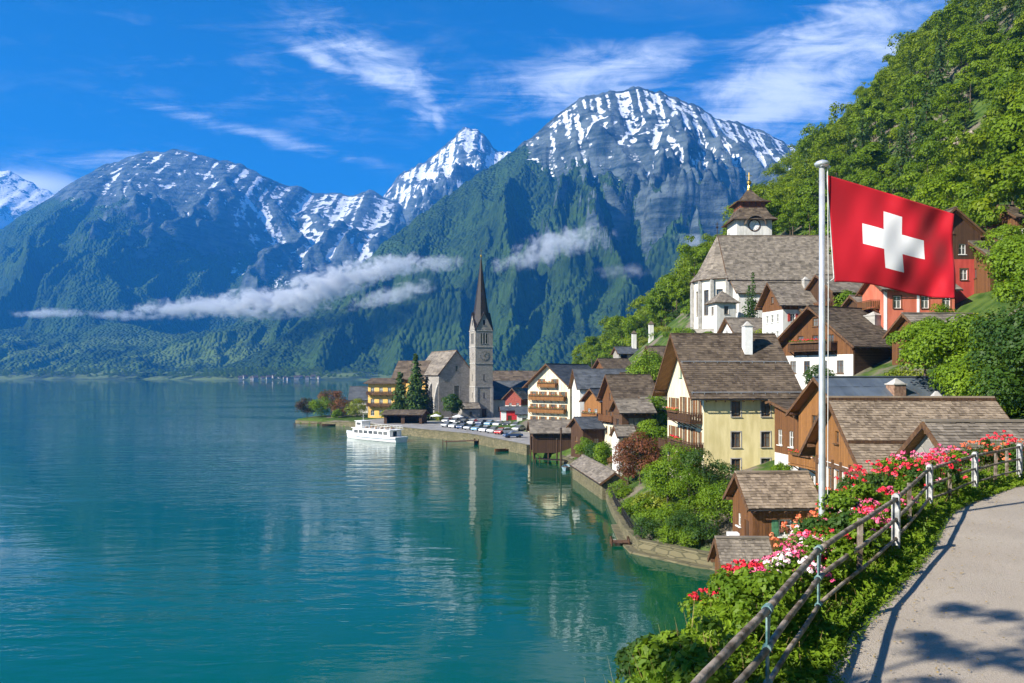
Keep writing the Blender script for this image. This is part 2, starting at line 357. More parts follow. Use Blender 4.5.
_n = len(CP); _A = np.zeros((_n + 3, _n + 3)); _q = CP[:, :2] / 100
_A[:_n, :_n] = _tps(((_q[:, None] - _q[None]) ** 2).sum(-1)) + np.eye(_n) * .002; _A[:_n, _n:] = np.c_[np.ones(_n), _q]; _A[_n:, :_n] = _A[:_n, _n:].T
_W = np.linalg.solve(_A, np.r_[CP[:, 2], 0, 0, 0])
def gz(x, y, fence=True):
    """ground height"""
    x = np.asarray(x, float); y = np.asarray(y, float); q = np.stack([x, y], -1)[..., None, :] / 100
    z = (_tps(((q - _q) ** 2).sum(-1)) @ _W[:_n]) + _W[_n] + q[..., 0, 0] * _W[_n + 1] + q[..., 0, 1] * _W[_n + 2]
    z = np.maximum(z, .75)
    if fence:
        d = -sdist(x, y, FCURVE); z = np.where((d > -9) & (d < 8), np.minimum(z, bankz(d) - .45), z)
    ds = -sdist(x, y, SHORE)                                  # positive on land
    return np.where(ds < .35, np.maximum(-4.5, -2 + ds * .5), z)
def g1(x, y): return float(gz(np.array([x]), np.array([y]))[0])

def grid_faces(nu, nv):
    i = np.arange(nu * nv).reshape(nv, nu); return np.stack([i[:-1, :-1], i[:-1, 1:], i[1:, 1:], i[1:, :-1]], -1).reshape(-1, 4)
# ground of the village and of the forested slope: one sheet
gx = np.concatenate([np.arange(-90, 60, 1.25), np.arange(60, 330, 4)]); gy = np.concatenate([np.arange(-60, 180, 1.25), np.arange(180, 740, 4)])
GX, GY = np.meshgrid(gx, gy); GZ = np.concatenate([gz(GX[i:i + 20], GY[i:i + 20]) for i in range(0, len(gy), 20)])
GZ = GZ + np.where(GZ > .76, .18 * fbm(GX / 6, GY / 6, 3, 3), 0)
m, t = newmat('grassy_ground'); o_ = t.obj()
gr = t.mix(t.ss(t.noise(o_, .5, 6), .3, .7), (.025, .060, .010), (.085, .130, .025)); dirt = t.mix(t.noise(o_, 3, 5), (.10, .085, .06), (.22, .19, .15))
c_ = t.mix(t.ss(t.noise(t.mapv(o_, loc=(9, 3, 0)), .09, 6, .6), .5, .58), gr, dirt)
p_ = t.n('ShaderNodeBsdfPrincipled', {'Base Color': c_, 'Roughness': .95, 'Specular IOR Level': .1}); t.put(p_.inputs['Normal'], t.bump(t.noise(o_, 5, 6, .7), .6, .15)); t.out(p_)
tag(mobj('ground', np_mesh('ground', np.stack([GX, GY, GZ], -1).reshape(-1, 3), grid_faces(len(gx), len(gy)), mats=[m], smooth=True)), kind='structure')

# ------------------------------------------------------------------ lake
m, t = newmat('lake_water'); o_ = t.obj()
s1 = t.noise(t.mapv(o_, (.42, .95, 1), (0, 0, R(14))), 1.0, 3, .5, .35); s2 = t.noise(t.mapv(o_, (.10, .30, 1), (0, 0, R(-9))), 1.0, 3, .5, .3); s3 = t.noise(t.mapv(o_, (1.5, 3.2, 1), (0, 0, R(22))), 1., 2, .5)
patch = t.ss(t.noise(t.mapv(o_, (.010, .022, 1), (0, 0, R(20))), 1.0, 4, .55), .36, .64)
hgt = t.m('ADD', t.m('MULTIPLY', s2, 1.0), t.m('ADD', t.m('MULTIPLY', s1, .30), t.m('MULTIPLY', s3, .06)))
bmp = t.n('ShaderNodeBump', {'Height': hgt, 'Distance': .42, 'Strength': t.m('MULTIPLY', t.m('ADD', .10, t.m('MULTIPLY', patch, .42)), t.m('SUBTRACT', 1., t.m('MULTIPLY', t.ss(t.n('ShaderNodeSeparateXYZ', {0: o_}).outputs[0], -32., 4.), .62)))})
deep = t.mix(t.noise(o_, .006, 4), (.000, .064, .046), (.000, .092, .063))
sepx = t.n('ShaderNodeSeparateXYZ', {0: o_}); deep = t.mix(t.m('MULTIPLY', t.ss(sepx.outputs[0], -14., 14.), t.ss(sepx.outputs[1], 230., 120.)), deep, (.002, .062, .030))
p_ = t.n('ShaderNodeBsdfPrincipled', {'Base Color': deep, 'Roughness': .025, 'IOR': 1.333, 'Specular IOR Level': .5, 'Normal': bmp}); t.out(p_)
mb = MB(); mb.face([(-14000, -300, 0), (14000, -300, 0), (14000, 10300, 0), (-14000, 10300, 0)]); tag(mb.build('lake_water', m), kind='structure')

# ------------------------------------------------------------------ mountains
m, t = newmat('mountain_face'); o_ = t.obj()
na = t.noise(o_, .012, 8, .62); nb = t.noise(o_, .045, 6, .6); nstr = t.noise(t.mapv(o_, (.006, .006, .045), (R(9), R(-7), 0)), 1., 6, .65)
rock = t.mix(t.ss(t.m('ADD', t.m('MULTIPLY', na, .5), t.m('MULTIPLY', nstr, .5)), .36, .64), (.018, .034, .038), (.15, .185, .185))
vor = t.n('ShaderNodeTexVoronoi', {'Vector': t.mapv(o_, (1, 1, .45)), 'Scale': .075})
fcol = t.mix(t.ss(t.noise(o_, .0055, 6, .6), .38, .62), (.005, .020, .009), (.040, .082, .012))
fcol = t.mix(t.m('MULTIPLY', vor.outputs['Color'], .75), fcol, (.058, .100, .016))
vegf = t.ss(t.m('ADD', t.attr('veg'), t.m('MULTIPLY', t.m('SUBTRACT', t.m('ADD', t.m('MULTIPLY', na, .6), t.m('MULTIPLY', nb, .4)), .5), 1.6)), .44, .56)
gul = t.noise(t.mapv(o_, (.034, .034, .008), (R(8), R(-14), 0)), 1., 7, .62, .5); led = t.noise(t.mapv(o_, (.011, .011, .055), (R(-10), R(8), 0)), 1., 7, .66, .4)
snf = t.ss(t.m('ADD', t.attr('snow'), t.m('MULTIPLY', t.m('SUBTRACT', t.m('ADD', t.m('MULTIPLY', t.m('ADD', nb, na), .31), t.m('ADD', t.m('MULTIPLY', gul, .13), t.m('MULTIPLY', led, .25))), .5), 2.5)), .44, .54)
mead = t.m('MULTIPLY', t.ss(t.noise(o_, .004, 5, .6), .46, .56), t.attr('meadow'))
c_ = t.mix(vegf, rock, t.mix(mead, fcol, (.10, .15, .03))); c_ = t.mix(snf, c_, (.84, .86, .88))
hh = t.mix(vegf, t.m('MULTIPLY', t.m('ADD', nb, nstr), 1.0), t.m('SUBTRACT', 1.3, t.m('MULTIPLY', vor.outputs['Distance'], 1.3)))
p_ = t.n('ShaderNodeBsdfPrincipled', {'Base Color': c_, 'Roughness': .95, 'Specular IOR Level': .08}); t.put(p_.inputs['Normal'], t.bump(hh, 1., 11.)); t.out(p_)
MTN = m
def mountain(name, prof, front, back, nu, nv, seed, spur, spurlen, treeline, snowline, snowamt=1., pw=1.25, meadow=0., detail=1., rough=2.6, snowlow=380):
    prof = np.array(prof, float); u = np.linspace(prof[0, 0], prof[-1, 0], nu); py = np.interp(u, prof[:, 0], prof[:, 1]); D = np.interp(u, prof[:, 0], prof[:, 2])
    py = (np.convolve(np.pad(py, 3, 'edge'), np.ones(7) / 7, 'valid')); py = py + (rough * (fbm(u / 14., u * 0 + seed, 4, seed + 70) + .6 * (ridged(u / 26., u * 0 + seed + .5, 3, seed + 80) - 1.1))); xr = (u - 512) / FPX * D; zr = CH + (HY - py) / FPX * D
    fr = np.interp(u, prof[:, 0], prof[:, 3]) if prof.shape[1] > 3 else np.full(nu, front)
    kf = int(nv * .78); v = np.concatenate([np.linspace(-1, 0, kf), np.linspace(0, 1, nv - kf + 1)[1:]]); tt = np.abs(v)[:, None]
    dy = np.where(v[:, None] < 0, v[:, None] * fr[None], v[:, None] * back)
    wx = np.broadcast_to(xr[None], dy.shape); wy = D[None] + dy
    wob = 1 + .0 * wx
    qx = wx / spurlen + .35 * fbm(wx / spurlen / 1.5, wy / spurlen / 1.5, 3, seed + 40); qy = wy / (spurlen * 3.6) + .30 * fbm(wx / spurlen / 1.2, wy / spurlen / 1.2, 3, seed + 50)
    rg = ridged(qx, qy, 7, seed, .5) - 1.05
    base = (1 - tt) ** pw
    env = sstep(tt, .0, .55) * np.clip((1 - tt) * 4, 0, 1)
    hs = np.clip(zr / max(zr.max(), 1), .12, 1)[None]
    fine = fbm(wx / 90, wy / 90, 5, seed + 9, .55) * 7 * detail + (ridged(wx / 260, wy / 420, 5, seed + 13, .5) - 1.) * 22 * detail
    z = zr[None] * base + spur * rg * env * hs + fine * hs * np.clip(.18 + tt * 3, 0, 1) * np.clip((1 - tt) * 8, 0, 1)
    z = np.where(tt > .985, -3, np.maximum(z, -3 + 8 * (1 - tt)))
    gyv, gxv = np.gradient(z); dyy = np.gradient(wy, axis=0); dxx = np.gradient(wx, axis=1); sl_ = np.hypot(gyv / np.where(np.abs(dyy) < 1e-3, 1e-3, dyy), gxv / np.where(np.abs(dxx) < 1e-3, 1e-3, dxx))
    tl = np.interp(u, [q[0] for q in treeline], [q[1] for q in treeline])[None]; sn = np.interp(u, [q[0] for q in snowline], [q[1] for q in snowline])[None]
    veg = .5 + (tl - z) / 260 + .30 * (.9 - sl_) + .35 * fbm(wx / 260, wy / 260, 4, seed + 21)
    lap = np.zeros_like(z); zz_ = z.copy()
    for _ in range(3):
        b_ = zz_; zz_ = (np.roll(b_, 2, 0) + np.roll(b_, -2, 0) + np.roll(b_, 2, 1) + np.roll(b_, -2, 1)) / 4
    lap = (zz_ - z)                                       # gullies hold snow
    snow = .25 + np.clip((z - sn) / 1000, -1, .26) * snowamt + np.clip(lap / 9, -.28, .36) + .20 * np.clip(1.0 - sl_, -1, 1) + .16 * fbm(wx / 260, wy / 160, 4, seed + 31)
    snow = np.minimum(snow, .62 + .0 * z); snow = np.minimum(snow, .5 + (z - sn + snowlow) / 220)
    md = meadow * sstep(220 - z, 0, 120)
    me = np_mesh(name, np.stack([wx, wy, z], -1).reshape(-1, 3), grid_faces(nu, nv), mats=[MTN], smooth=True, vattr={'veg': np.clip(veg, -1, 2), 'snow': np.clip(snow, -1, 2), 'meadow': md * np.ones_like(z)})
    return tag(mobj(name, me), kind='structure')
mountain('mountain', [(150, 381, 2600, 250), (215, 372, 2620, 300), (265, 350, 2680, 370), (300, 320, 2750, 440), (340, 284, 2850, 560), (380, 247, 2980, 720), (420, 215, 3100, 880), (455, 190, 3200, 1060), (480, 173, 3260, 1300), (505, 158, 3320, 1350), (530, 139, 3380, 1400), (545, 124, 3400, 1400), (560, 111, 3400, 1400), (588, 97, 3400, 1400), (612, 91, 3400, 1400), (640, 88, 3400, 1400), (662, 91, 3400, 1400), (680, 99, 3400, 1400), (703, 110, 3420, 1420), (718, 120, 3450, 1420), (735, 121, 3500, 1430), (760, 130, 3550, 1450), (792, 145, 3600, 1450), (830, 165, 3650, 1450), (880, 200, 3700, 1450), (960, 260, 3700, 1450)],
         1400, 1500, 620, 380, 11, 250, 300, [(150, 3000), (440, 2400), (500, 1180), (530, 900), (580, 760), (640, 680), (720, 640), (960, 600)], [(150, 3000), (480, 1600), (520, 1080), (560, 930), (640, 860), (800, 760), (960, 760)], 1.0, 1.05)
mountain('mountain', [(250, 350, 6000), (300, 300, 6000), (340, 255, 6000), (370, 212, 6000), (385, 194, 6000), (402, 172, 6000), (420, 163, 6000), (438, 152, 6000), (452, 140, 6000), (462, 129, 6000), (474, 129, 6000), (484, 136, 6000), (498, 150, 6000), (520, 156, 6000), (560, 170, 6000), (620, 200, 6000), (700, 260, 6000)],
         2200, 1800, 420, 300, 23, 380, 420, [(250, 800), (700, 800)], [(250, 1350), (400, 1150), (700, 1000)], 1.5, 1.0)
mountain('mountain', [(-190, 260, 5200), (-120, 262, 5200), (-60, 262, 5200), (0, 243, 5200), (30, 216, 5200), (48, 200, 5200), (70, 185, 5200), (100, 167, 5200), (125, 158, 5200), (150, 152, 5200), (175, 150, 5200), (200, 154, 5200), (225, 161, 5200), (245, 166, 5200), (262, 176, 5200), (280, 184, 5300), (300, 187, 5400), (318, 194, 5500), (335, 193, 5500), (352, 196, 5500), (372, 190, 5500), (400, 205, 5500), (440, 250, 5500), (500, 300, 5500)],
         2000, 1700, 560, 340, 37, 190, 460, [(-190, 1200), (0, 1180), (150, 1000), (260, 760), (330, 560), (500, 480)], [(-190, 1800), (80, 1650), (180, 1480), (250, 1280), (300, 950), (400, 800)], .55, .95, snowlow=620, rough=1.3, detail=.8)
mountain('mountain', [(-260, 240, 8200), (-120, 190, 8200), (-60, 180, 8200), (-20, 172, 8200), (5, 170, 8200), (22, 178, 8200), (45, 190, 8200), (80, 205, 8200), (140, 240, 8200), (220, 300, 8200)],
         2400, 1200, 240, 150, 51, 500, 700, [(-260, 700), (220, 700)], [(-260, 1250), (220, 1250)], 2.2, 1.0)
mountain('forested_hills', [(-220, 330, 3600, 900), (-100, 326, 3600, 900), (0, 322, 3550, 900), (60, 330, 3500, 850), (110, 322, 3400, 800), (170, 334, 3300, 700), (215, 330, 3300, 700), (260, 312, 3350, 700), (310, 286, 3500, 800), (350, 270, 3600, 850), (400, 262, 3700, 900), (460, 270, 3700, 900), (560, 300, 3700, 900)],
         900, 800, 420, 220, 63, 120, 300, [(-220, 3000), (560, 3000)], [(-220, 4000), (560, 4000)], 1., 1.1, meadow=1.)
# flat shore land at the far end of the lake
fx, fy = np.meshgrid(np.linspace(-3200, 700, 200), np.linspace(2000, 2800, 110)); shy = 2330 + 70 * fbm(fx / 500, fx * 0, 3, 77) + 60 * np.sin(fx / 330) - 200 * sstep(fx, -1050, -760)
fz = np.clip((fy - shy) / 30, -3, 1.5) + np.clip((fy - shy - 20) / 9, 0, 20) + np.where(fy > shy + 60, 2.5 * fbm(fx / 60, fy / 60, 3, 5), 0)
m, t = newmat('shore_fields'); o_ = t.obj(); c_ = t.mix(t.ss(t.noise(o_, .008, 4), .44, .54), (.020, .050, .012), (.13, .18, .04)); p_ = t.n('ShaderNodeBsdfPrincipled', {'Base Color': c_, 'Roughness': .95}); t.out(p_)
tag(mobj('far_shore_land', np_mesh('far_shore_land', np.stack([fx, fy, fz], -1).reshape(-1, 3), grid_faces(200, 110), mats=[m], smooth=True)), kind='structure')

# ------------------------------------------------------------------ air
m, t = newmat('haze_air'); t.out(t.n('ShaderNodeVolumePrincipled', {'Color': (.05, .37, 1.0), 'Density': 1.08e-4, 'Anisotropy': .1}), vol=True)
mb = MB(); mb.box((-15000, -400, -7), (15000, 10600, 2240)); tag(mb.build('haze', m), kind='stuff')
# ------------------------------------------------------------------ foliage
def rdirs(n, r=RNG):
    v = r.normal(size=(n, 3)); return v / np.linalg.norm(v, axis=1, keepdims=True)
def cards(C, Nrm, size, r=RNG, ratio=.62, axis=None):
    """pointed leaf-shaped quads: centre C, facing Nrm"""
    n = len(C); a = rdirs(n, r) if axis is None else axis
    a = a - Nrm * (a * Nrm).sum(1, keepdims=True); a /= np.maximum(np.linalg.norm(a, axis=1, keepdims=True), 1e-6); b = np.cross(Nrm, a)
    s = np.broadcast_to(np.asarray(size, float).reshape(-1, 1), (n, 1)); h = a * s * .5; w_ = b * s * .5 * ratio
    V = np.stack([C - h, C + w_ - h * .1, C + h, C - w_ - h * .1], 1).reshape(-1, 3)
    return V, np.arange(4 * n).reshape(n, 4)
def lobes(n, rx, rz, zc, lr, r=RNG, bottom=-.55):
    """centres of leaf clumps filling an uneven crown"""
    out = []
    while len(out) < n:
        d = r.normal(size=3); d /= np.linalg.norm(d)
        if d[2] < bottom: continue
        q = .45 + .5 * r.random() ** .5; out.append((d[0] * rx * q, d[1] * rx * q, zc + d[2] * rz * q, lr * (.65 + .6 * r.random())))
    return np.array(out)
def crown(L, nleaf, size, r=RNG, up=.25, jit=.55, shell=.35):
    k = r.choice(len(L), nleaf, p=L[:, 3] ** 2 / (L[:, 3] ** 2).sum()); d = rdirs(nleaf, r); d[:, 2] = np.where(d[:, 2] < -.3, -d[:, 2], d[:, 2])
    rad = L[k, 3] * (1 - shell * r.random(nleaf) ** 1.5); C = L[k, :3] + d * rad[:, None] * np.array([1, 1, .85])
    n = d + rdirs(nleaf, r) * jit + np.array([0, 0, up]); n /= np.linalg.norm(n, axis=1, keepdims=True)
    V, F = cards(C, n, size * (.6 + .8 * r.random(nleaf)), r); lt = r.random(len(L))
    return V, F, np.clip(lt[k] * .6 + .4 * r.random(nleaf), 0, 1)
def trunk_mb(h, r0, limbs=5, spread=1.6, seed=1):
    q = random.Random(seed); b = MB(); lean = (q.uniform(-.2, .2), q.uniform(-.2, .2))
    b.tube([(lean[0] * t_ * t_, lean[1] * t_ * t_, h * t_) for t_ in (-.08, 0, .2, .45, .7, .95)], [r0 * 1.3, r0 * 1.15, r0 * .85, r0 * .65, r0 * .42, r0 * .15], 7)
    for i in range(limbs):
        a = i * 2.4 + q.random(); z0 = h * (.35 + .5 * i / limbs); l = spread * q.uniform(.6, 1)
        b.tube([(0, 0, z0), (math.cos(a) * l * .5, math.sin(a) * l * .5, z0 + l * .35), (math.cos(a) * l, math.sin(a) * l, z0 + l * .6)], [r0 * .4, r0 * .25, r0 * .08], 5)
    return b
def spruce_arr(h, rb, levels, per, nl, size, r=RNG, bare=.1):
    Cs, Ns, Ax = [], [], []
    for i in range(levels):
        f = i / (levels - 1); z = h * (bare + (1 - bare) * f ** .92); rad = rb * (1 - f) ** .85 * (.8 + .4 * r.random()) + .12; m_ = max(4, int(per * (1 - f * .6)))
        for j in range(m_):
            a = 2 * math.pi * (j + r.random() * .7) / m_ + i; L_ = rad * (.75 + .4 * r.random()); n = max(3, int(nl * (L_ / rb)))
            u = (np.arange(n) + r.random(n)) / n; p = np.stack([np.cos(a) * u * L_, np.sin(a) * u * L_, z - .32 * L_ * u ** 1.5 + .12 * L_ * u ** 3], 1) + r.normal(size=(n, 3)) * size * .28
            nn = np.stack([np.cos(a) * .8 * np.ones(n), np.sin(a) * .8 * np.ones(n), .55 * np.ones(n)], 1) + rdirs(n, r) * .9; Cs.append(p); Ns.append(nn / np.linalg.norm(nn, axis=1, keepdims=True)); Ax.append(np.tile([np.cos(a), np.sin(a), -.35], (n, 1)) + rdirs(n, r) * .6)
    C = np.concatenate(Cs); V, F = cards(C, np.concatenate(Ns), size * (.8 + .7 * r.random(len(C))), r, .6, np.concatenate(Ax)); return V, F, r.random(len(C))

def plant(name, label, cat, loc, cr, lmat, tr=None, parts=('trunk', 'crown'), rz=0., group=None):
    t_ = thing(name, label, cat, loc, rz, group)
    if tr is not None: tr.build(parts[0], barkm, t_, smooth=True)
    V, F, T = cr; mobj(parts[1], np_mesh(parts[1], V, F, T, [lmat]), t_); return t_

# ---- forest on the steep slope behind the village
FV = []; fr = np.random.default_rng(21)
for i in range(7):
    hh = 8.0 + 5.0 * fr.random(); rx = 2.8 + 1.5 * fr.random(); L = lobes(int(14 + 10 * fr.random()), rx * .95, hh * .42, hh * .57, 1.25 + .35 * fr.random(), fr)
    FV.append((crown(L, 3000, .40 + .14 * fr.random(), fr, .25, .55, .5), hh, 'b'))
for i in range(3):
    hh = 13 + 4 * fr.random(); FV.append((spruce_arr(hh, 2.3, 22, 9, 9, .62, fr), hh, 's'))
fpts = []; tries = 0
def hidden_zone(x, y):      # no forest on the village ground
    if y < 25: return x < 52
    if y < 130: return x < 66
    if y < 150: return x < 70
    if y < 205: return x < 74 - (y - 150) * .22
    return x < np.interp(y, [205, 260, 320, 400, 470], [46, 36, 33, 30, 34])
cell = {}
CRD = next(q for q in np.arange(100, 230, .5) if g1(X(966, q), q) > Z(142, q) - .2)     # where the sight line meets the slope
while len(fpts) < 1900 and tries < 90000:
    tries += 1; y = 10 + 480 * fr.random() ** 1.25; x = 25 + 250 * fr.random() ** 1.2
    if hidden_zone(x, y): continue
    px = 512 + x / y * FPX
    if px > 1024 + 9000 / y or px < 540: continue
    kx, ky = int(x // 4.3), int(y // 4.3)
    if any((x - a) ** 2 + (y - b) ** 2 < (21 if y < 260 else 28) for i in (-1, 0, 1) for j in (-1, 0, 1) for (a, b) in cell.get((kx + i, ky + j), ())): continue
    if abs(x / y - (966 - 512) / FPX) < .032 and CRD - 26 < y < CRD + 4: continue      # bare crag
    cell.setdefault((kx, ky), []).append((x, y)); fpts.append((x, y))
fpts = np.array(fpts); fz_ = np.concatenate([gz(fpts[i:i + 200, 0], fpts[i:i + 200, 1]) for i in range(0, len(fpts), 200)])
# which trees show largest: cheap occlusion test of crown tops against a coarse depth picture
order = np.argsort(fpts[:, 1]); zb = np.zeros((180, 260), int) - 1; pxs = (512 + fpts[:, 0] / fpts[:, 1] * FPX) / 4; pys = (HY - (fz_ + 6 - CH) / fpts[:, 1] * FPX) / 4; rad = 3.4 / fpts[:, 1] * FPX / 4
yy_, xx_ = np.mgrid[0:180, 0:260]; vis = np.zeros(len(fpts))
for i in order:
    x0, x1, y0, y1 = int(max(0, pxs[i] - rad[i])), int(min(256, pxs[i] + rad[i] + 1)), int(max(0, pys[i] - rad[i] * 1.4)), int(min(171, pys[i] + rad[i] * 1.4 + 1))
    if x1 <= x0 or y1 <= y0: continue
    sub = zb[y0:y1, x0:x1]; free = sub < 0; vis[i] = free.sum(); sub[free] = i
rank = np.argsort(-vis); indiv = set(int(i) for i in rank[:285] if vis[i] > 6)
fkind = []
for i, (x, y) in enumerate(fpts):
    sp = fr.random() < (.26 if (fz_[i] > 95 or (x > 88 and y > 150 and pxs[i] < 236)) else .06); fkind.append(int(7 + fr.integers(3)) if sp else int(fr.integers(7)))
protos = {}; SV, SF, ST = [], [], []; nb_ = 0
tr_b = [trunk_mb(6.5, .22, 5, 1.8, s_) for s_ in (1, 2)]; 
for i, (x, y) in enumerate(fpts):
    k_ = fkind[i]; (V, F, T), hh, ty = FV[k_]; sc = .68 + .80 * fr.random() ** 1.6; a = 6.28 * fr.random(); z = fz_[i] - .3
    if i in indiv:
        lab = 'green broadleaf tree in the dense forest on the steep hillside' if ty == 'b' else 'dark pointed conifer in the dense forest on the steep hillside'
        if k_ not in protos:
            o = plant('broadleaf_tree' if ty == 'b' else 'conifer_tree', lab, 'tree', (x, y, z), (V, F, T), lf_forest if ty == 'b' else lf_spruce, trunk_mb(hh * (.7 if ty == 'b' else .96), .22, 4 if ty == 'b' else 0, 1.6, k_), rz=a, group='forest trees on the hillside'); o.scale = (sc, sc, sc * 1.05); protos[k_] = o
        else: dup(protos[k_], (x, y, z), a, lab, 'forest trees on the hillside', (sc, sc, sc * 1.05))
    else:
        sub = np.arange(len(F)); 
        if y > 200 or vis[i] < 4: sub = sub[:len(sub) * 55 // 100]
        c, s_ = math.cos(a) * sc, math.sin(a) * sc; W_ = V.reshape(-1, 4, 3)[sub].reshape(-1, 3); P = np.stack([W_[:, 0] * c - W_[:, 1] * s_ + x, W_[:, 0] * s_ + W_[:, 1] * c + y, W_[:, 2] * sc * 1.05 + z], 1)
        SV.append(P); SF.append(np.arange(len(P)).reshape(-1, 4) + nb_); nb_ += len(P); ST.append(T[sub] * .6 + .4 * fr.random() if ty == 'b' else T[sub] * .2)
tag(mobj('hillside_forest', np_mesh('hillside_forest', np.concatenate(SV), np.concatenate(SF), np.concatenate(ST), [leafm('forest_mass_leaves', (.042, .100, .003), (.27, .34, .006), .40)])), kind='stuff')

# ---- single trees and shrubs of the village: kind, px, D, z(None = ground), radius, height, material, label, name
sr = np.random.default_rng(5)
def shrub(px, D, rx, h, lm, label, name='shrub', leaf=.22, n=None, z=None, trunk=.25, cat=None, dens=1., r=sr, group=None):
    x, y = X(px, D), D; z = g1(x, y) if z is None else z
    L = lobes(max(12, int(14 + rx * 6)), rx * .88, (h * (1 - trunk)) * .45, h * (trunk + (1 - trunk) * .5), .36 * rx + .14, r, -.95)
    n = int(n * 1.7) if n else int(min(9000, 7.5 * dens * (rx * rx + rx * h) * 3 / leaf ** 2 * .09 + 200)); tr = trunk_mb(h * .8, max(.04, h * .022), 4, rx * .5, int(px))
    return plant(name, label, cat or ('tree' if name.endswith('tree') else 'shrub'), (x, y, z - .05), crown(L, n, leaf, r), lm, tr, ('trunk' if name.endswith('tree') else 'stem', 'crown' if name.endswith('tree') else 'foliage'), group=group)
def conif(px, D, h, rb, lm, label, name='spruce_tree', size=.5, levels=24, per=10, nl=9, z=None, bare=.06):
    x, y = X(px, D), D; z = g1(x, y) if z is None else z
    return plant(name, label, 'tree', (x, y, z - .05), spruce_arr(h, rb, levels, per, nl, size, sr, bare), lm, trunk_mb(h * .97, h * .013, 0), ('trunk', 'crown'))
conif(400, 244, 14.2, 3.8, lf_spruce, 'shorter dark spruce at the left of the pair in front of the ochre house', z=1.6, size=1.0, per=13, nl=13)
conif(416, 243, 20, 4.6, lf_spruce, 'tallest dark spruce beside the stone church, above the moored ferry', z=1.6, levels=32, per=15, nl=14, size=1.0)
conif(427, 246, 13.5, 2.4, lf_brown, 'thin brownish half-bare spruce against the church wall', z=1.6, per=9, nl=9, size=.75)
shrub(452, 238, 3.3, 8, lf_dark, 'round dark green tree in front of the stone church gable', 'lime_tree', .45, 2600, 1.6, .3)
shrub(307, 266, 3.9, 6.6, lf_plum, 'dark purple round shrub at the outer tip of the peninsula', leaf=.4, n=1500, z=1.2, trunk=.12)
shrub(321, 264, 4.4, 6.8, lf_bright, 'round green shrub second from the tip of the peninsula', leaf=.4, n=1900, z=1.2, trunk=.12)
shrub(331, 276, 4.6, 10, lf_red, 'taller orange-brown tree behind the peninsula shrubs', 'copper_tree', .45, 1700, 1.2, .2)
shrub(342, 262, 4.2, 6.2, lf_red, 'copper red shrub between two green shrubs on the peninsula', leaf=.4, n=1500, z=1.2, trunk=.12)
shrub(337, 258, 1.9, 3.2, lf_bright, 'small bright green bush below the copper red shrub', leaf=.35, n=900, z=1.2, trunk=.1)
shrub(356, 260, 3.9, 6.4, lf_yel, 'yellow green round shrub beside the ochre house', leaf=.4, n=1500, z=1.2, trunk=.12)
shrub(386, 250, 1.9, 3.0, lf_yel, 'small yellow green bush below the ochre house', leaf=.35, n=800, z=1.6, trunk=.1)
shrub(438, 236, 1.9, 3.2, lf_yel, 'low yellow green bush beside the quay by the church', leaf=.35, n=800, z=1.6, trunk=.1)
conif(622, 84, 4.2, .85, lf_dark, 'slim dark conical thuja by the lake wall', 'thuja_tree', .18, 26, 10, 12, bare=.0)
shrub(640, 96, 3.2, 6.2, lf_red, 'large reddish brown tree in front of the balconied yellow house', 'copper_tree', .22, 5200, trunk=.15)
shrub(628, 101, 2.2, 4.2, lf_red, 'smaller reddish brown tree above the shingled shed', 'copper_tree', .22, 3000, trunk=.15)
shrub(668, 77, 3.0, 7.4, lf_bright, 'tall bright green shrub at the corner of the yellow house garden', leaf=.17, n=6800, trunk=.1)
shrub(705, 75.5, 3.0, 5.4, lf_dark, 'dark green shrub at the foot of the yellow wall', leaf=.17, n=5200, trunk=.08)
shrub(689, 73.5, 2.5, 4.6, lf_bright, 'mid green rounded bush in the middle of the lakeside garden', leaf=.16, n=4600, trunk=.08)
shrub(717, 70.5, 2.3, 4.2, lf_bright, 'green bush next to the little shingled hut', leaf=.16, n=4300, trunk=.08)
shrub(646, 79, 1.4, 2.0, lf_bright, 'low light green bush behind the lake wall fence', leaf=.16, n=2600, trunk=.05)
shrub(664, 73, 1.8, 2.8, lf_bright, 'low rounded bush on the corner of the lake wall', leaf=.15, n=2400, trunk=.05)
shrub(683, 70.4, 1.7, 2.7, lf_dark, 'low dark bush on the straight of the lake wall', leaf=.15, n=2400, trunk=.05)
shrub(702, 68.8, 1.6, 2.5, lf_dark, 'small dark bush overhanging the end of the lake wall', leaf=.15, n=2200, trunk=.05)
shrub(612, 118, 2.6, 4.6, lf_bright, 'bright green bush under the brown timber boathouses', leaf=.25, n=3000, trunk=.1)
shrub(596, 128, 2.3, 4.2, lf_dark, 'dark green bush beside the boathouse jetty', leaf=.25, n=2600, trunk=.1)
shrub(586, 136, 1.8, 4.6, lf_bright, 'upright green bush between the two boathouses', leaf=.25, n=2200, trunk=.1)
conif(627, 116, 5.8, .95, lf_dark, 'tall slim dark cypress below the weathered terrace', 'cypress_tree', .2, 26, 10, 11, bare=.0)
shrub(652, 103, 2.3, 6.5, lf_bright, 'light green tree beside the rear of the yellow house', 'garden_tree', .22, 3600, trunk=.2)
shrub(655, 125, 2.8, 6, lf_bright, 'light green tree above the brown gabled houses', 'garden_tree', .25, 3000, trunk=.2)
shrub(648, 150, 4., 8, lf_bright, 'broad light green tree left of the hillside shelter', 'garden_tree', .35, 3400, trunk=.2)
conif(749, 150, 9.2, 2.0, lf_dark, 'dark green conical fir below the hillside church', 'fir_tree', .38, 24, 11, 10, bare=.0)
conif(753, 152, 11.5, 1.5, lf_dark, 'second slimmer fir behind the conical fir below the church', 'fir_tree', .36, 24, 9, 9, bare=.0)
shrub(706, 150, 2.0, 4.0, lf_bright, 'round green bush at the foot of the church choir', leaf=.3, n=1700, trunk=.1)
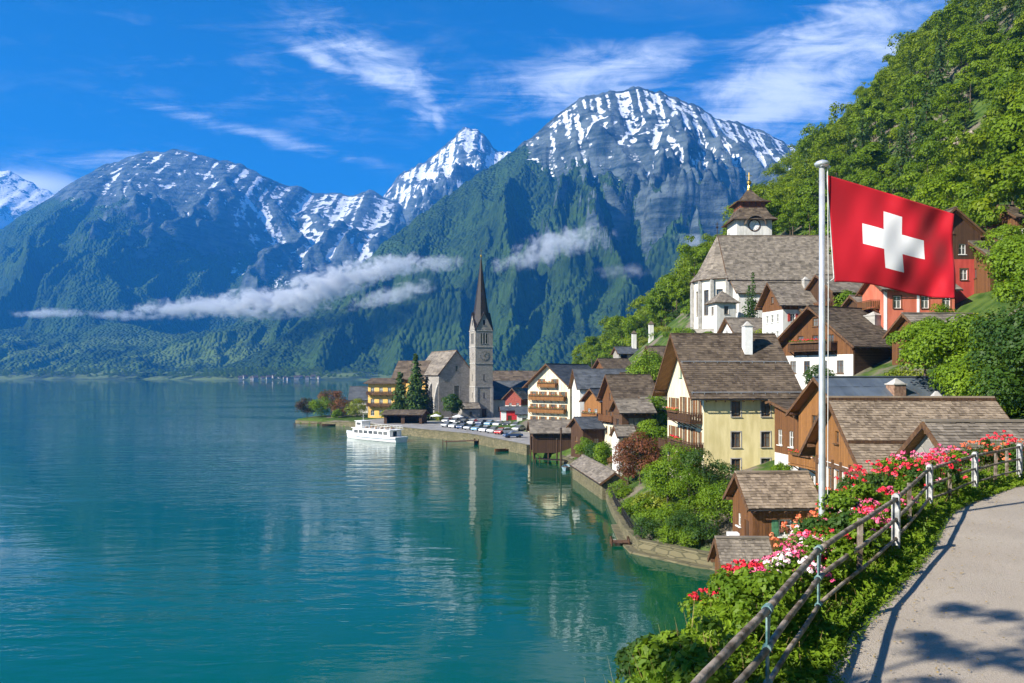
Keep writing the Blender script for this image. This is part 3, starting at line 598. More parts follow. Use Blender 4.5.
shrub(684, 158, 2.8, 5.0, lf_bright, 'yellow green bush on the slope left of the church choir', leaf=.3, n=2200, trunk=.1)
shrub(732, 148, 1.8, 2.8, lf_yel, 'low yellow green bush in front of the small chapel', leaf=.28, n=1300, trunk=.1)
shrub(782, 72, 1.2, 2.6, lf_bright, 'climbing green bush on the white base of the timber chalet', leaf=.16, n=2600, trunk=.1)
shrub(800, 66, 1.1, 2.5, lf_bright, 'green climber beside the flagpole at the white chalet base', leaf=.15, n=2600, trunk=.1)
shrub(776, 63, 1.5, 2.2, lf_bright, 'rounded green bush behind the roof of the brown hut', leaf=.15, n=3200, trunk=.05)
shrub(818, 93, 1.7, 3.0, lf_dark, 'dark green bush below the old timber farmhouse', leaf=.2, n=2000, trunk=.1)
shrub(850, 118, 2.6, 4.5, lf_bright, 'green bush behind the bottom edge of the flag', leaf=.25, n=2800, trunk=.1)
shrub(838, 128, 2.8, 6.0, lf_bright, 'leafy tree left of the salmon coloured house', 'garden_tree', .28, 3000, trunk=.15)
shrub(925, 92, 2.0, 3.4, lf_yel, 'yellowish bush in front of the salmon coloured house', leaf=.2, n=2600, trunk=.1)
# big leafy trees between the chalets and the forest
shrub(962, 66, 4.3, 7.2, lf_bright, 'big bright leafy tree right of the old timber farmhouse', 'maple_tree', .26, 15000, z=13.2, trunk=.15)
shrub(925, 74, 3.0, 5.0, lf_bright, 'smaller leafy tree between the farmhouse wall and the big tree', 'maple_tree', .26, 8000, z=16.0, trunk=.12)
shrub(1004, 58, 3.8, 7.4, lf_bright, 'big bright leafy tree at the edge of the picture above the shingle roof', 'maple_tree', .24, 13000, z=11.5, trunk=.12)
shrub(1034, 74, 4.2, 8.4, lf_bright, 'tall leafy tree below the brown hillside house', 'maple_tree', .28, 11000, z=20., trunk=.12)
shrub(985, 62, 2.6, 4.4, lf_yel, 'lighter yellow green bush under the big leafy trees', leaf=.2, n=5000, z=10.5, trunk=.05)
shrub(1004, 98, 3.0, 7.0, lf_bright, 'leafy tree on the slope just right of the red house', 'garden_tree', .26, 4200, trunk=.12)
shrub(1020, 92, 3.0, 6.0, lf_bright, 'leafy tree hiding the dark brown timber house', 'garden_tree', .26, 4200, trunk=.12)
shrub(938, 94, 2.0, 3.2, lf_bright, 'rounded bush below the corner of the red house', leaf=.2, n=2400, trunk=.05)
shrub(905, 93, 1.8, 2.6, lf_bright, 'rounded bush below the salmon coloured house windows', leaf=.2, n=2200, trunk=.05)
shrub(1035, 52, 4.0, 9.0, lf_dark, 'dark leafy tree cut by the edge of the picture', 'maple_tree', .24, 10000, z=12., trunk=.12)

for i, (px, D, rx, h, lm, lab) in enumerate([(650, 72.6, 1.5, 1.6, lf_dark, 'dark leafy bush spilling over the curve of the lake wall'), (672, 70.6, 1.5, 1.8, lf_bright, 'bright bush hanging over the lake wall below the tall garden shrub'), (692, 69.2, 1.4, 1.6, lf_bright, 'bush hanging over the lake wall left of the lowest shed'), (632, 84, 1.3, 2.0, lf_bright, 'small bush beside the slim thuja'), (619, 95, 1.6, 2.4, lf_bright, 'light bush between the shingled shed and the thuja')]): shrub(px, D, rx, h, lm, lab, leaf=.15, n=2000, trunk=.02, z=.9)
# small bushes dotted over the village slopes, off the house plots
BOX = [(17, 31, 78, 95), (24, 40, 62, 75), (17, 30, 36, 50), (16, 27, 28, 37), (33, 52, 86, 108), (38, 50, 118, 130), (36, 72, 150, 184), (46, 66, 90, 110), (8, 30, 130, 172), (11, 24, 100, 130), (13, 19, 44, 52), (-2, 30, 176, 206), (-80, 20, 178, 300)]
pb = []; k_ = 0
SH_ = [shrub(640, 140, 1.6, 2.4, lf_bright, 'x', leaf=.24, n=900, trunk=.05), shrub(640, 141, 1.3, 3.0, lf_dark, 'x', leaf=.24, n=800, trunk=.05), shrub(640, 142, 1.9, 2.0, lf_yel, 'x', leaf=.24, n=800, trunk=.05)]
lab_ = ['small bright green bush dotted among the village houses', 'small dark green bush dotted among the village houses', 'low yellow green bush dotted among the village houses']
while k_ < 130:
    x, y = sr.uniform(10, 75), sr.uniform(52, 235)
    if y < 70 and x < 17 or x > 20 + y * .42 or -sdist(np.array([x]), np.array([y]), SHORE)[0] < 2.5 or any(a < x < b and c < y < d for a, b, c, d in BOX) or any((x - a) ** 2 + (y - b) ** 2 < 5 for a, b in pb): continue
    if x > 60 and y < 150 and x > 64: continue
    pb.append((x, y)); j = int(sr.integers(3)); sc = sr.uniform(.55, 1.25); loc = (x, y, g1(x, y) - .1)
    o = SH_[j] if not SH_[j].get('used') else dup(SH_[j], loc, sr.uniform(0, 6))
    if o is SH_[j]: o['used'] = 1; o.location = loc
    o.scale = (sc, sc, sc * sr.uniform(.8, 1.3)); o['label'] = lab_[j]; o['group'] = 'bushes among the village houses'; o['category'] = 'shrub'; k_ += 1
for o in COL.objects:
    if 'used' in o: del o['used']

# ------------------------------------------------------------------ planted bank beside the path
br = np.random.default_rng(31)
def bank_pts(n, s0, s1, d0, d1):
    s = s0 + (s1 - s0) * br.random(n); d = d0 + (d1 - d0) * br.random(n); x, y, nx, ny = fpos(s); return s, d, x - nx * d, y - ny * d      # d to the right
s_of = lambda y: float(np.interp(y, FCURVE[:, 1], FLEN))
def cover(n, s0, s1, d0, d1, hfun, size, lift=.12, ratio=.5):
    s, d, x, y = bank_pts(n, s0, s1, d0, d1); h = hfun(s, d) * (.55 + .9 * np.clip(.5 + .8 * fbm(x / .7, y / .7, 3, 90), 0, 1)); u = br.random(n) ** .55
    z = bankz(d) + h * u; lean = rdirs(n, br); nrm = lean * .75 + np.array([-.25, -.1, .75]); nrm /= np.linalg.norm(nrm, axis=1, keepdims=True)
    C = np.stack([x, y, z], 1) + br.normal(size=(n, 3)) * .02; sz = size * (.55 + .9 * br.random(n))
    # leaf of two folded halves
    a = rdirs(n, br) + np.array([0, 0, .35]); a -= nrm * (a * nrm).sum(1, keepdims=True); a /= np.linalg.norm(a, axis=1, keepdims=True); b = np.cross(nrm, a); s_ = sz[:, None]; q = nrm * s_ * .12
    h0, h1 = C - a * s_ * .5, C + a * s_ * .5 - nrm * s_ * .15; l, r_ = C + b * s_ * ratio * .5 + q, C - b * s_ * ratio * .5 + q
    V = np.stack([h0, l, h1, C, h0, C, h1, r_], 1).reshape(-1, 3); V = np.stack([h0, l, h1, h1, h0, r_, h1, h1], 1)
    V = np.concatenate([np.stack([h0, l, C + a * s_ * .12, C - a * s_ * .0], 1)[:0].reshape(-1, 3), np.stack([h0, h1, l], 1).reshape(-1, 3), np.stack([h0, r_, h1], 1).reshape(-1, 3)])
    F = np.arange(len(V)).reshape(-1, 3); cl = np.clip(.5 + .9 * fbm(x / .5, y / .5, 3, 91), 0, 1); T = np.clip(.55 * cl + .45 * br.random(n), 0, 1); return V, F, np.concatenate([T, T])
def hbank(s, d): return np.interp(d, [-5, -3, -2.1, -1.2, -.5, 0, .35, .75], [.25, .3, .36, .40, .32, .19, .11, .03])
def join(L):
    V = np.concatenate([a[0] for a in L]); off = 0; Fs = []
    for a in L: Fs.append(a[1] + off); off += len(a[0])
    return V, np.concatenate(Fs), np.concatenate([a[2] for a in L])
S0, S1, S2, S3 = s_of(2.5), s_of(11), s_of(19), s_of(30.5)
# soil and turf sheet of the bank
ss_ = np.linspace(0, FLEN[-1], 260); dd = np.concatenate([np.linspace(-16, -4, 14)[:-1], np.linspace(-4, .55, 34)]); Sg, Dg = np.meshgrid(ss_, dd); bx, by, nx, ny = fpos(Sg); bX, bY = bx - nx * Dg, by - ny * Dg
bZ = bankz(Dg) + .07 * fbm(bX / .6, bY / .6, 4, 12) * np.clip(-Dg + .3, 0, 1); m, t = newmat('bank_soil'); o_ = t.obj()
c_ = t.mix(t.ss(t.noise(o_, 1.6, 6), .35, .65), (.018, .040, .008), (.060, .080, .022)); p_ = t.n('ShaderNodeBsdfPrincipled', {'Base Color': c_, 'Roughness': .95, 'Specular IOR Level': .1}); t.put(p_.inputs['Normal'], t.bump(t.noise(o_, 12, 6, .7), .7, .04)); t.out(p_)
tag(mobj('planted_bank', np_mesh('planted_bank', np.stack([bX, bY, bZ], -1).reshape(-1, 3), grid_faces(len(ss_), len(dd)), mats=[m], smooth=True)), kind='structure')
cov = [cover(52000, S0, S1, -2.4, .36, hbank, .085), cover(5000, S0, S1, -6, -2.4, hbank, .13), cover(48000, S1, S2, -2.6, .42, hbank, .085), cover(40000, S2, S3, -2.8, .5, hbank, .10), cover(9000, S1, S3, -7, -2.6, hbank, .16),
       cover(20000, S0, S3, .1, .52, lambda s, d: .10 * np.ones_like(s), .05, ratio=.3)]
V, F, T = join(cov); tag(mobj('ground_cover', np_mesh('ground_cover', V, F, T, [lf_bank])), kind='stuff')
# dry stalks and tall grass blades standing in the ground cover
n = 2600; s, d, x, y = bank_pts(n, S0, S3, -1.3, .2); z = bankz(d); hh = hbank(s, d) * (.9 + .8 * br.random(n)) + .05; ln = br.normal(size=(n, 2)) * .12; wv = rdirs(n, br) * np.array([1, 1, 0]) * .007
P0 = np.stack([x, y, z], 1); P1 = P0 + np.stack([ln[:, 0], ln[:, 1], hh], 1); V = np.stack([P0 - wv, P0 + wv, P1 + wv * .2, P1 - wv * .2], 1).reshape(-1, 3)
tag(mobj('tall_grass', np_mesh('tall_grass', V, np.arange(4 * n).reshape(n, 4), br.random(n), [lf_dry])), kind='stuff')

# leafy bushes on the bank: each its own thing
def bank_bush(s, d, rx, h, leaf, n, lm, label, name='leafy_bush'):
    x, y, nx, ny = [float(q) for q in fpos(s)]; x -= nx * d; y -= ny * d; z = float(bankz(d))
    L = lobes(int(10 + 8 * rx), rx * .9, h * .48, h * .5, .24 * rx + .08, br, -.6); return plant(name, label, 'bush', (x, y, z - .03), crown(L, n, leaf, br, .35, .8, .6), lm, trunk_mb(h * .7, .02, 4, rx * .5, n), ('stem', 'foliage'))
for yy, d, rx, h, n, lm, lab in [(7.8, -1.0, .48, .55, 2400, lf_bank, 'tall leafy bush below the pink flowers beside the handrail'), (8.8, -1.5, .55, .6, 3400, lf_dark, 'darker bush on the lake side of the first flowers'), (9.6, -.75, .55, .75, 2600, lf_bank, 'bush pushing against the middle rail near the second post'),
                                  (13.2, -.8, .7, .85, 3000, lf_dark, 'dark green bush behind the tall white post'), (15.4, -.9, .8, 1.0, 3200, lf_bank, 'rounded green bush behind the thin wooden post'), (20.5, -1.2, 1.0, 1.15, 3600, lf_bank, 'broad bush behind the pink roses'), (24.5, -1.0, 1.0, 1.05, 3400, lf_dark, 'dark hedge-like bush along the far bend of the fence'), (27.5, -1.1, 1.1, 1.2, 3400, lf_bank, 'light bush at the farthest bend of the fence')]:
    bank_bush(s_of(yy), d, rx, h, .085, n, lm, lab)

# flowering plants: foliage + blossoms
def flower_arr(heads, r_head, per, size, R_=br):
    C, N, T = [], [], []
    for (hx, hy, hz, tn) in heads:
        d = rdirs(per, R_); d[:, 2] = np.abs(d[:, 2]) * .9 + .05; C.append(np.array([hx, hy, hz]) + d * r_head * (.75 + .35 * R_.random((per, 1)))); N.append(d + rdirs(per, R_) * .45); T.append(np.clip(tn + .25 * (R_.random(per) - .5), 0, 1))
    C = np.concatenate(C); N = np.concatenate(N); N /= np.linalg.norm(N, axis=1, keepdims=True); V, F = cards(C, N, size * (.7 + .5 * R_.random(len(C))), R_, .85); return V, F, np.concatenate(T)
FPROTO = {}
def flower_plant(kind, loc, rz, sc, label):
    if kind not in FPROTO:
        pm, nh, rx, h, lm, hr = {'pink': (pt_pink, 26, .42, .46, lf_bank, .050), 'red': (pt_red, 22, .42, .46, lf_bank, .050), 'pale': (pt_white, 26, .42, .44, lf_bank, .050), 'rose': (pt_red, 34, .75, .9, lf_dark, .052), 'coral': (pt_or, 40, .75, .85, lf_red, .05), 'rosepink': (pt_pink, 34, .7, .8, lf_bank, .055)}[kind]
        th = thing('geranium_plant' if rx < .6 else 'rose_bush', label, 'flowers', loc, rz); L = lobes(14, rx * .9, h * .45, h * .48, .16, br, -.5)
        V, F, T = crown(L, 700 if rx < .6 else 1700, .07, br, .4, .8, .6); mobj('foliage', np_mesh('foliage', V, F, T, [lm]), th)
        heads = []
        for _ in range(nh):
            a = 6.283 * br.random(); q = rx * 1.05 * br.random() ** .55; heads.append((q * math.cos(a), q * math.sin(a), h * (1.02 - .5 * (q / rx) ** 2 + .16 * br.random()), br.random()))
        st = MB()
        for hx, hy, hz, _t in heads: st.tube([(hx * .5, hy * .5, hz * .3), (hx, hy, hz)], .004, 4)
        st.build('stem', lf_bank, th); V, F, T = flower_arr(heads, hr, 16, hr * .95); mobj('blossoms', np_mesh('blossoms', V, F, T, [pm]), th); FPROTO[kind] = th; th.scale = (sc,) * 3
    else: th = dup(FPROTO[kind], loc, rz, label, None, (sc,) * 3)
    return th
gl = {'pink': ('geranium plant with pink flowers in the massed bed below the handrail', 'pink geraniums on the bank'), 'red': ('geranium plant with deep red flowers in the massed bed below the handrail', 'red geraniums on the bank'), 'pale': ('geranium plant with pale pink and white flowers in the bed below the handrail', 'pale geraniums on the bank')}
for i in range(62):
    yy = 9.9 + 7.2 * (i + br.random()) / 62; d = -.40 - 1.15 * br.random(); x, y, nx, ny = [float(q) for q in fpos(s_of(yy))]; x -= nx * d; y -= ny * d
    kd = ('pink', 'pale', 'red', 'pink', 'red', 'pink')[int(br.integers(6))] if d > -1.1 else ('pink', 'red', 'pink', 'pale')[int(br.integers(4))]
    th = flower_plant(kd, (x, y, float(bankz(d)) + .10 + .18 * br.random()), 6.28 * br.random(), .75 + .35 * br.random(), gl[kd][0]); th['group'] = gl[kd][1]
for i, (px, D, kd, dz, lab) in enumerate([(850, 19, 'rose', .5, 'red rose bush just right of the flagpole'), (872, 19.5, 'rose', .6, 'red rose bush in front of the half-timbered windows'), (838, 21, 'coral', .35, 'coral flowered bush left of the red roses beside the flagpole'), (893, 20.5, 'rose', .5, 'red flowered bush beside the fence, lakeward of the white post'), (862, 23, 'coral', .6, 'coral bush in front of the timber gable'), (815, 24, 'coral', .2, 'coral flowers at the foot of the white chalet'),
                                          (926, 22, 'rosepink', .75, 'pink rose bush in front of the big shingle roof'), (946, 22.5, 'rosepink', .85, 'pink rose bush behind the wooden fence post'), (912, 21, 'rosepink', .45, 'small pink bush left of the rose bushes'), (938, 20.0, 'rose', .35, 'red roses hanging through the fence rails'), (978, 25, 'coral', .9, 'orange flowered bush below the stone-grey roof'), (1000, 26, 'rose', .9, 'red flowered bush at the far end of the fence'), (1020, 27, 'coral', .8, 'orange flowered bush at the very edge of the picture')]):
    while -sdist(np.array([X(px, D)]), np.array([D]), FCURVE)[0] < -1.9 and D > 9: D -= .1      # keep to the planted crest of the bank
    dd_ = float(-sdist(np.array([X(px, D)]), np.array([D]), FCURVE)[0]); flower_plant(kd, (X(px, D), D, float(bankz(dd_)) + .04 + dz * .12), 1.7 * i, 1.1 + .1 * (i % 3), lab)
# taller weeds and shrub shoots between the handrail and the flowers
for yy, d, rx, h, n, lab in [(5.2, -.42, .34, 1.0, 1300, 'slender leafy weed growing through the handrail, closest to the bottom of the picture'), (6.9, -.35, .32, 1.05, 1200, 'slender leafy weed just before the first bracket post'), (8.7, -.38, .36, 1.1, 1400, 'leafy shoot between the two bracket posts'), (11.3, -.32, .34, 1.0, 1200, 'leafy shoot just before the thin wooden post'), (12.9, -.3, .32, .95, 1100, 'low leafy shoot beside the first white steel post'), (16.8, -.35, .4, 1.1, 1300, 'leafy shoot beyond the second thin wooden post')]:
    bank_bush(s_of(yy), d, rx, h, .075, n, lf_bank, lab, 'leafy_weed')
# the tree outside the frame whose leafy shadow dapples the path
sh_ = 1 / math.tan(EL); tx, ty, th_ = 4.9, 9.2, 8.6; ux, uy = SUN.x / math.cos(EL), SUN.y / math.cos(EL); bx_, by_ = tx + ux * sh_ * th_, ty + uy * sh_ * th_; zb_ = 12.8 + th_
b0 = max(float(bankz(float(-sdist(np.array([bx_]), np.array([by_]), FCURVE)[0]))), .0); tt_ = thing('ash_tree', 'tall slender tree on the bank that throws the leafy shadow over the path', 'tree', (bx_, by_, b0 - .2)); hh_ = zb_ - b0
trunk_mb(hh_ * 1.1, .17, 6, 1.8, 4).build('trunk', barkm, tt_, smooth=True); tr_ = np.random.default_rng(8); L = lobes(13, 1.7, 1.7, hh_, .42, tr_, -1)
V, F, T = crown(L, 1500, .17, tr_, .2, .8, .8); mobj('crown', np_mesh('crown', V, F, T, [lf_bright]), tt_)
# ------------------------------------------------------------------ building kit
def clip_poly(P, a, b, c):      # keep a*u+b*v<=c
    out = []
    for i in range(len(P)):
        p, q = P[i], P[(i + 1) % len(P)]; fp, fq = a * p[0] + b * p[1] - c, a * q[0] + b * q[1] - c
        if fp <= 1e-9: out.append(p)
        if (fp < -1e-9 and fq > 1e-9) or (fp > 1e-9 and fq < -1e-9):
            k_ = fp / (fp - fq); out.append((p[0] + (q[0] - p[0]) * k_, p[1] + (q[1] - p[1]) * k_))
    return out
UP = Vector((0, 0, 1))
def facade(mb, o, ud, nd, poly, ops, depth=.16, mi=0, split=None, mi2=0):
    """wall skin with real recessed openings; above height `split` the second material"""
    o, ud, nd = Vector(o), Vector(ud), Vector(nd)
    us = sorted(set([min(p[0] for p in poly), max(p[0] for p in poly)] + [q for a in ops for q in (a[0], a[2])]))
    vs = sorted(set([min(p[1] for p in poly), max(p[1] for p in poly)] + [q for a in ops for q in (a[1], a[3])] + ([split] if split is not None else [])))
    n = len(poly); area = sum(poly[i][0] * poly[(i + 1) % n][1] - poly[(i + 1) % n][0] * poly[i][1] for i in range(n)); pl_ = poly if area > 0 else poly[::-1]
    for i in range(len(us) - 1):
        for j in range(len(vs) - 1):
            u0, u1, v0, v1 = us[i], us[i + 1], vs[j], vs[j + 1]; cu, cv = (u0 + u1) / 2, (v0 + v1) / 2
            if any(a[0] < cu < a[2] and a[1] < cv < a[3] for a in ops): continue
            P = [(u0, v0), (u1, v0), (u1, v1), (u0, v1)]
            for k in range(n):
                p, q = pl_[k], pl_[(k + 1) % n]; a_, b_ = q[1] - p[1], -(q[0] - p[0]); P = clip_poly(P, a_, b_, a_ * p[0] + b_ * p[1])
                if len(P) < 3: break
            if len(P) >= 3: mb.face([o + ud * u + UP * v for u, v in P], mi2 if (split is not None and cv > split) else mi, .5)
    for a in ops:
        C = [(a[0], a[1]), (a[2], a[1]), (a[2], a[3]), (a[0], a[3])]; m2 = mi2 if (split is not None and (a[1] + a[3]) / 2 > split) else mi
        for k in range(4):
            p, q = C[k], C[(k + 1) % 4]; A, B = o + ud * p[0] + UP * p[1], o + ud * q[0] + UP * q[1]; mb.face([A, B, B - nd * depth, A - nd * depth], m2, .5)
def window(parent, o, ud, nd, a, frame=None, sur=None, shm=None, depth=.16, panes=(2, 2), sub=False, sill=True, arch=False):
    o, ud, nd = Vector(o), Vector(ud), Vector(nd); u0, v0, u1, v1 = a; w_, h_ = u1 - u0, v1 - v0; frame = frame or whitewood; b = MB()
    P = lambda u, v, n: o + ud * u + UP * v + nd * n
    def bar(u, v, uw, vh, n0, n1, mi): b.obox(P(u, v, (n0 + n1) / 2), ud * uw / 2, UP * vh / 2, nd * (n1 - n0) / 2, mi)
    fw = min(.07, w_ * .1); n0, n1 = -depth + .012, -depth + .065
    bar(u0 + fw / 2, (v0 + v1) / 2, fw, h_, n0, n1, 0); bar(u1 - fw / 2, (v0 + v1) / 2, fw, h_, n0, n1, 0); bar((u0 + u1) / 2, v0 + fw / 2, w_ - 2 * fw, fw, n0, n1, 0); bar((u0 + u1) / 2, v1 - fw / 2, w_ - 2 * fw, fw, n0, n1, 0)
    for k in range(1, panes[0]): bar(u0 + w_ * k / panes[0], (v0 + v1) / 2, fw * .8, h_ - 2 * fw, n0, n1 - .008, 0)
    for k in range(1, panes[1]): bar((u0 + u1) / 2, v0 + h_ * (k / panes[1] if panes[1] != 2 else .62), w_ - 2 * fw, fw * .6, n0, n1 - .016, 0)
    if sill: bar((u0 + u1) / 2, v0 - .04, w_ + .2, .07, .003, .12, 1)
    if sur is not None:
        sw = .11
        for (u, v, uw, vh) in ((u0 - sw / 2, (v0 + v1) / 2, sw, h_ + .0), (u1 + sw / 2, (v0 + v1) / 2, sw, h_ + .0), ((u0 + u1) / 2, v1 + sw / 2, w_ + 2 * sw, sw)): bar(u, v, uw, vh, .003, .03, 1)
    pane = [P(u0, v0, -depth + .02), P(u1, v0, -depth + .02), P(u1, v1, -depth + .02), P(u0, v1, -depth + .02)]
    if not sub: b.face(pane, 2)
    wn = b.build('window', [frame, sur or frame, glass], parent)
    if sub: q = MB(); q.face(pane); q.build('pane', glass, wn)
    if shm is not None:
        for sd in (-1, 1):
            s_ = MB(); cu = (u0 - w_ * .27 - .03) if sd < 0 else (u1 + w_ * .27 + .03)
            if sur is not None: cu += sd * .11
            s_.obox(P(cu, (v0 + v1) / 2, .035), ud * w_ * .26, UP * h_ / 2, nd * .02); s_.obox(P(cu, v0 + h_ * .25, .062), ud * w_ * .2, UP * h_ * .17, nd * .006); s_.obox(P(cu, v0 + h_ * .74, .062), ud * w_ * .2, UP * h_ * .17, nd * .006); s_.build('shutter', shm, wn)
    return wn
def slope(mb, eL, eR, rR, rL, course=.3, width=.5, thick=.18, lift=.04, jit=.02, mi=0, mis=1, und=True):
    """one roof plane laid in overlapping courses of single shingles on a solid deck"""
    eL, eR, rR, rL = map(Vector, (eL, eR, rR, rL)); N = (eR - eL).cross(rL - eL).normalized(); N = N if N.z > 0 else -N
    n = max(3, int(((rL + rR) / 2 - (eL + eR) / 2).length / course))
    P = lambda u, v: (eL.lerp(eR, u)).lerp(rL.lerp(rR, u), v)
    for i in range(n):
        v0, v1 = i / n, min(1, (i + 1.15) / n); ln = (P(1, v0) - P(0, v0)).length; m_ = max(1, int(ln / width)); cuts = [0] + [(k + random.uniform(-.28, .28)) / m_ for k in range(1, m_)] + [1]
        for k in range(m_):
            l = lift * (1 + random.uniform(-.5, .6)); dv = random.uniform(-jit, jit) / max(.3, course) / n; u0, u1 = cuts[k], cuts[k + 1]; tt = random.random()
            a, b_, c, d = P(u0, v0 + dv) + N * l, P(u1, v0 + dv) + N * l, P(u1, v1) + N * .006, P(u0, v1) + N * .006
            mb.face([a, b_, c, d], mi, tt); mb.face([P(u0, v0 + dv) - N * .005, P(u1, v0 + dv) - N * .005, b_, a], mi, tt * .6)
    lo = [p - N * thick for p in (eL, eR, rR, rL)]
    if und:
        mb.face([lo[0], lo[3], lo[2], lo[1]], mis, .5)
        for a, b_ in ((0, 1), (1, 2), (3, 0)):
            q = (eL, eR, rR, rL); mb.face([lo[a], lo[b_], q[b_], q[a]], mis, .3)
        mb.face([lo[2], lo[3], rL, rR], mis, .3)

SPEC = {}
class House:
    """local frame: x along the ridge, front eave at y=0, left gable at x=0, base z=0"""
    def __init__(s, name, label, cat, px, D, z0, L, W, h, rise, rz=0., ry=None, wall=None, upper=None, split=None, roofm=None, oh=.7, oe=.7, course=.32, width=.55, soff=None, sink=3., group=None, uppers=('front', 'left', 'right', 'back'), x=None):
        s.L, s.W, s.h, s.rise, s.ry = L, W, h, rise, ry or W / 2; s.wall, s.upper, s.split = wall, upper, split; s.roofm = roofm; s.oh, s.oe = oh, oe; s.course, s.width = course, width; s.soff = soff or wood_soff; s.sink = sink
        s.root = thing(name, label, cat, (X(px, D) if x is None else x, D, z0), R(rz), group); s.rz = R(rz); s.ops = {k: [] for k in ('front', 'left', 'right', 'back')}; s.w = []; s.uppers = uppers
        s.k = rise / s.ry; s.hb = h + rise - s.k * (W - s.ry)
    def frame(s, side):
        return {'front': ((0, 0, 0), (1, 0, 0), (0, -1, 0), s.L), 'back': ((s.L, s.W, 0), (-1, 0, 0), (0, 1, 0), s.L), 'left': ((0, s.W, 0), (0, -1, 0), (-1, 0, 0), s.W), 'right': ((s.L, 0, 0), (0, 1, 0), (1, 0, 0), s.W)}[side]
    def win(s, side, u, v, w_=.9, h_=1.3, **kw):
        a = (u - w_ / 2, v, u + w_ / 2, v + h_); s.ops[side].append(a); s.w.append((side, a, kw)); return s
    def rows(s, side, us, vs, w_=.9, h_=1.3, **kw):
        for v in vs:
            for u in us: s.win(side, u, v, w_, h_, **kw)
        return s
    def door(s, side, u, w_=1., h_=2.1, mat=None): s.ops[side].append((u - w_ / 2, 0.02, u + w_ / 2, h_)); s.w.append((side, (u - w_ / 2, .02, u + w_ / 2, h_), {'door': mat or wood_m})); return s
    def at(s, x, y, z): return s.root.matrix_basis @ Vector((x, y, z))
    def build(s, roof=True):
        b = MB(); L, W, h = s.L, s.W, s.h; top = h + s.rise; mats = [s.wall, s.upper or s.wall]
        for side in ('front', 'left', 'right', 'back'):
            o, ud, nd, ln = s.frame(side); sk = s.sink
            if side == 'front': P = [(0, -sk), (L, -sk), (L, h), (0, h)]
            elif side == 'back': P = [(0, -sk), (L, -sk), (L, s.hb), (0, s.hb)]
            elif side == 'left': P = [(0, -sk), (W, -sk), (W, h), (W - s.ry, top), (0, s.hb)]
            else: P = [(0, -sk), (W, -sk), (W, s.hb), (s.ry, top), (0, h)]
            facade(b, o, ud, nd, P, s.ops[side], .16, 0, s.split if (s.upper and side in s.uppers) else None, 1)
        b.build('wall', mats, s.root)
        if roof:
            r = MB(); k = s.k; oh, oe = s.oh, s.oe; t_ = .2 * math.sqrt(1 + k * k); ztop = top + t_
            e_f = (-oe, ztop - k * (s.ry + oe)); e_b = (W + oe, ztop - k * (W - s.ry + oe))
            slope(r, (-oh, e_f[0], e_f[1]), (L + oh, e_f[0], e_f[1]), (L + oh, s.ry, ztop), (-oh, s.ry, ztop), s.course, s.width)
            slope(r, (L + oh, e_b[0], e_b[1]), (-oh, e_b[0], e_b[1]), (-oh, s.ry, ztop), (L + oh, s.ry, ztop), s.course, s.width * (1 if s.D_near() else 3))
            r.beam((-oh, s.ry, ztop + .04), (L + oh, s.ry, ztop + .04), .34, .10, 2)
            s.roof = r.build('roof', [s.roofm, s.soff, s.roofm], s.root)
            g = MB()      # barge boards, gutter and rafter ends
            for x0 in (-oh, L + oh):
                for (ye, ze) in (e_f, e_b): g.beam((x0 + (.02 if x0 > 0 else -.02), ye, ze - .14), (x0 + (.02 if x0 > 0 else -.02), s.ry, ztop - .14), .07, .24, 0)
            for ye, ze, sg in ((e_f[0], e_f[1], -1), (e_b[0], e_b[1], 1)): g.tube([(-oh, ye + sg * .07, ze - .10), (L + oh, ye + sg * .07, ze - .10)], .06, 6, 1)
            nr = max(4, int(L / .9))
            for i in range(nr + 1):
                x0 = L * i / nr; g.beam((x0, -oe + .08, e_f[1] - .30), (x0, .1, e_f[1] - .30 + k * (oe + .02)), .10, .13, 0)
            for yy in (0, s.ry, W):     # purlin ends under the gable overhang
                zt = (ztop - k * abs(yy - s.ry)) - .42
                for sd in ((-oh + .06, -.01), (L + .01, L + oh - .06)): g.beam((sd[0], yy, zt), (sd[1], yy, zt), .16, .2, 0)
            g.build('eaves_woodwork', [trimw, ironm], s.root)
        for side, a, kw in s.w:
            o, ud, nd, ln = s.frame(side)
            if 'door' in kw:
                o, ud, nd = Vector(o), Vector(ud), Vector(nd); d = MB(); c = o + ud * (a[0] + a[2]) / 2 + UP * (a[1] + a[3]) / 2 - nd * .11; d.obox(c, ud * (a[2] - a[0]) / 2, UP * (a[3] - a[1]) / 2, nd * .03); dr = d.build('door', kw['door'], s.root); q = MB(); q.obox(c + nd * .05 + ud * (a[2] - a[0]) * .36, ud * .06, UP * .015, nd * .015); q.build('handle', ironm, dr)
            else: window(s.root, o, ud, nd, a, **kw)
        return s
    def D_near(s): return s.root.location.y < 90
    def chimney(s, x, y, w_=.7, hgt=1.6, mat=None, cap=True):
        z = s.h + s.rise - s.k * abs(y - s.ry); b = MB(); b.box((x - w_ / 2, y - w_ / 2, z - .8), (x + w_ / 2, y + w_ / 2, z + hgt), 0)
        if cap: b.box((x - w_ / 2 - .08, y - w_ / 2 - .08, z + hgt), (x + w_ / 2 + .08, y + w_ / 2 + .08, z + hgt + .1), 1); b.frustum((x, y), z + hgt + .1, z + hgt + .55, w_ * .95, .1, mi=1)
        b.build('chimney', [mat or white, conc], s.roof)
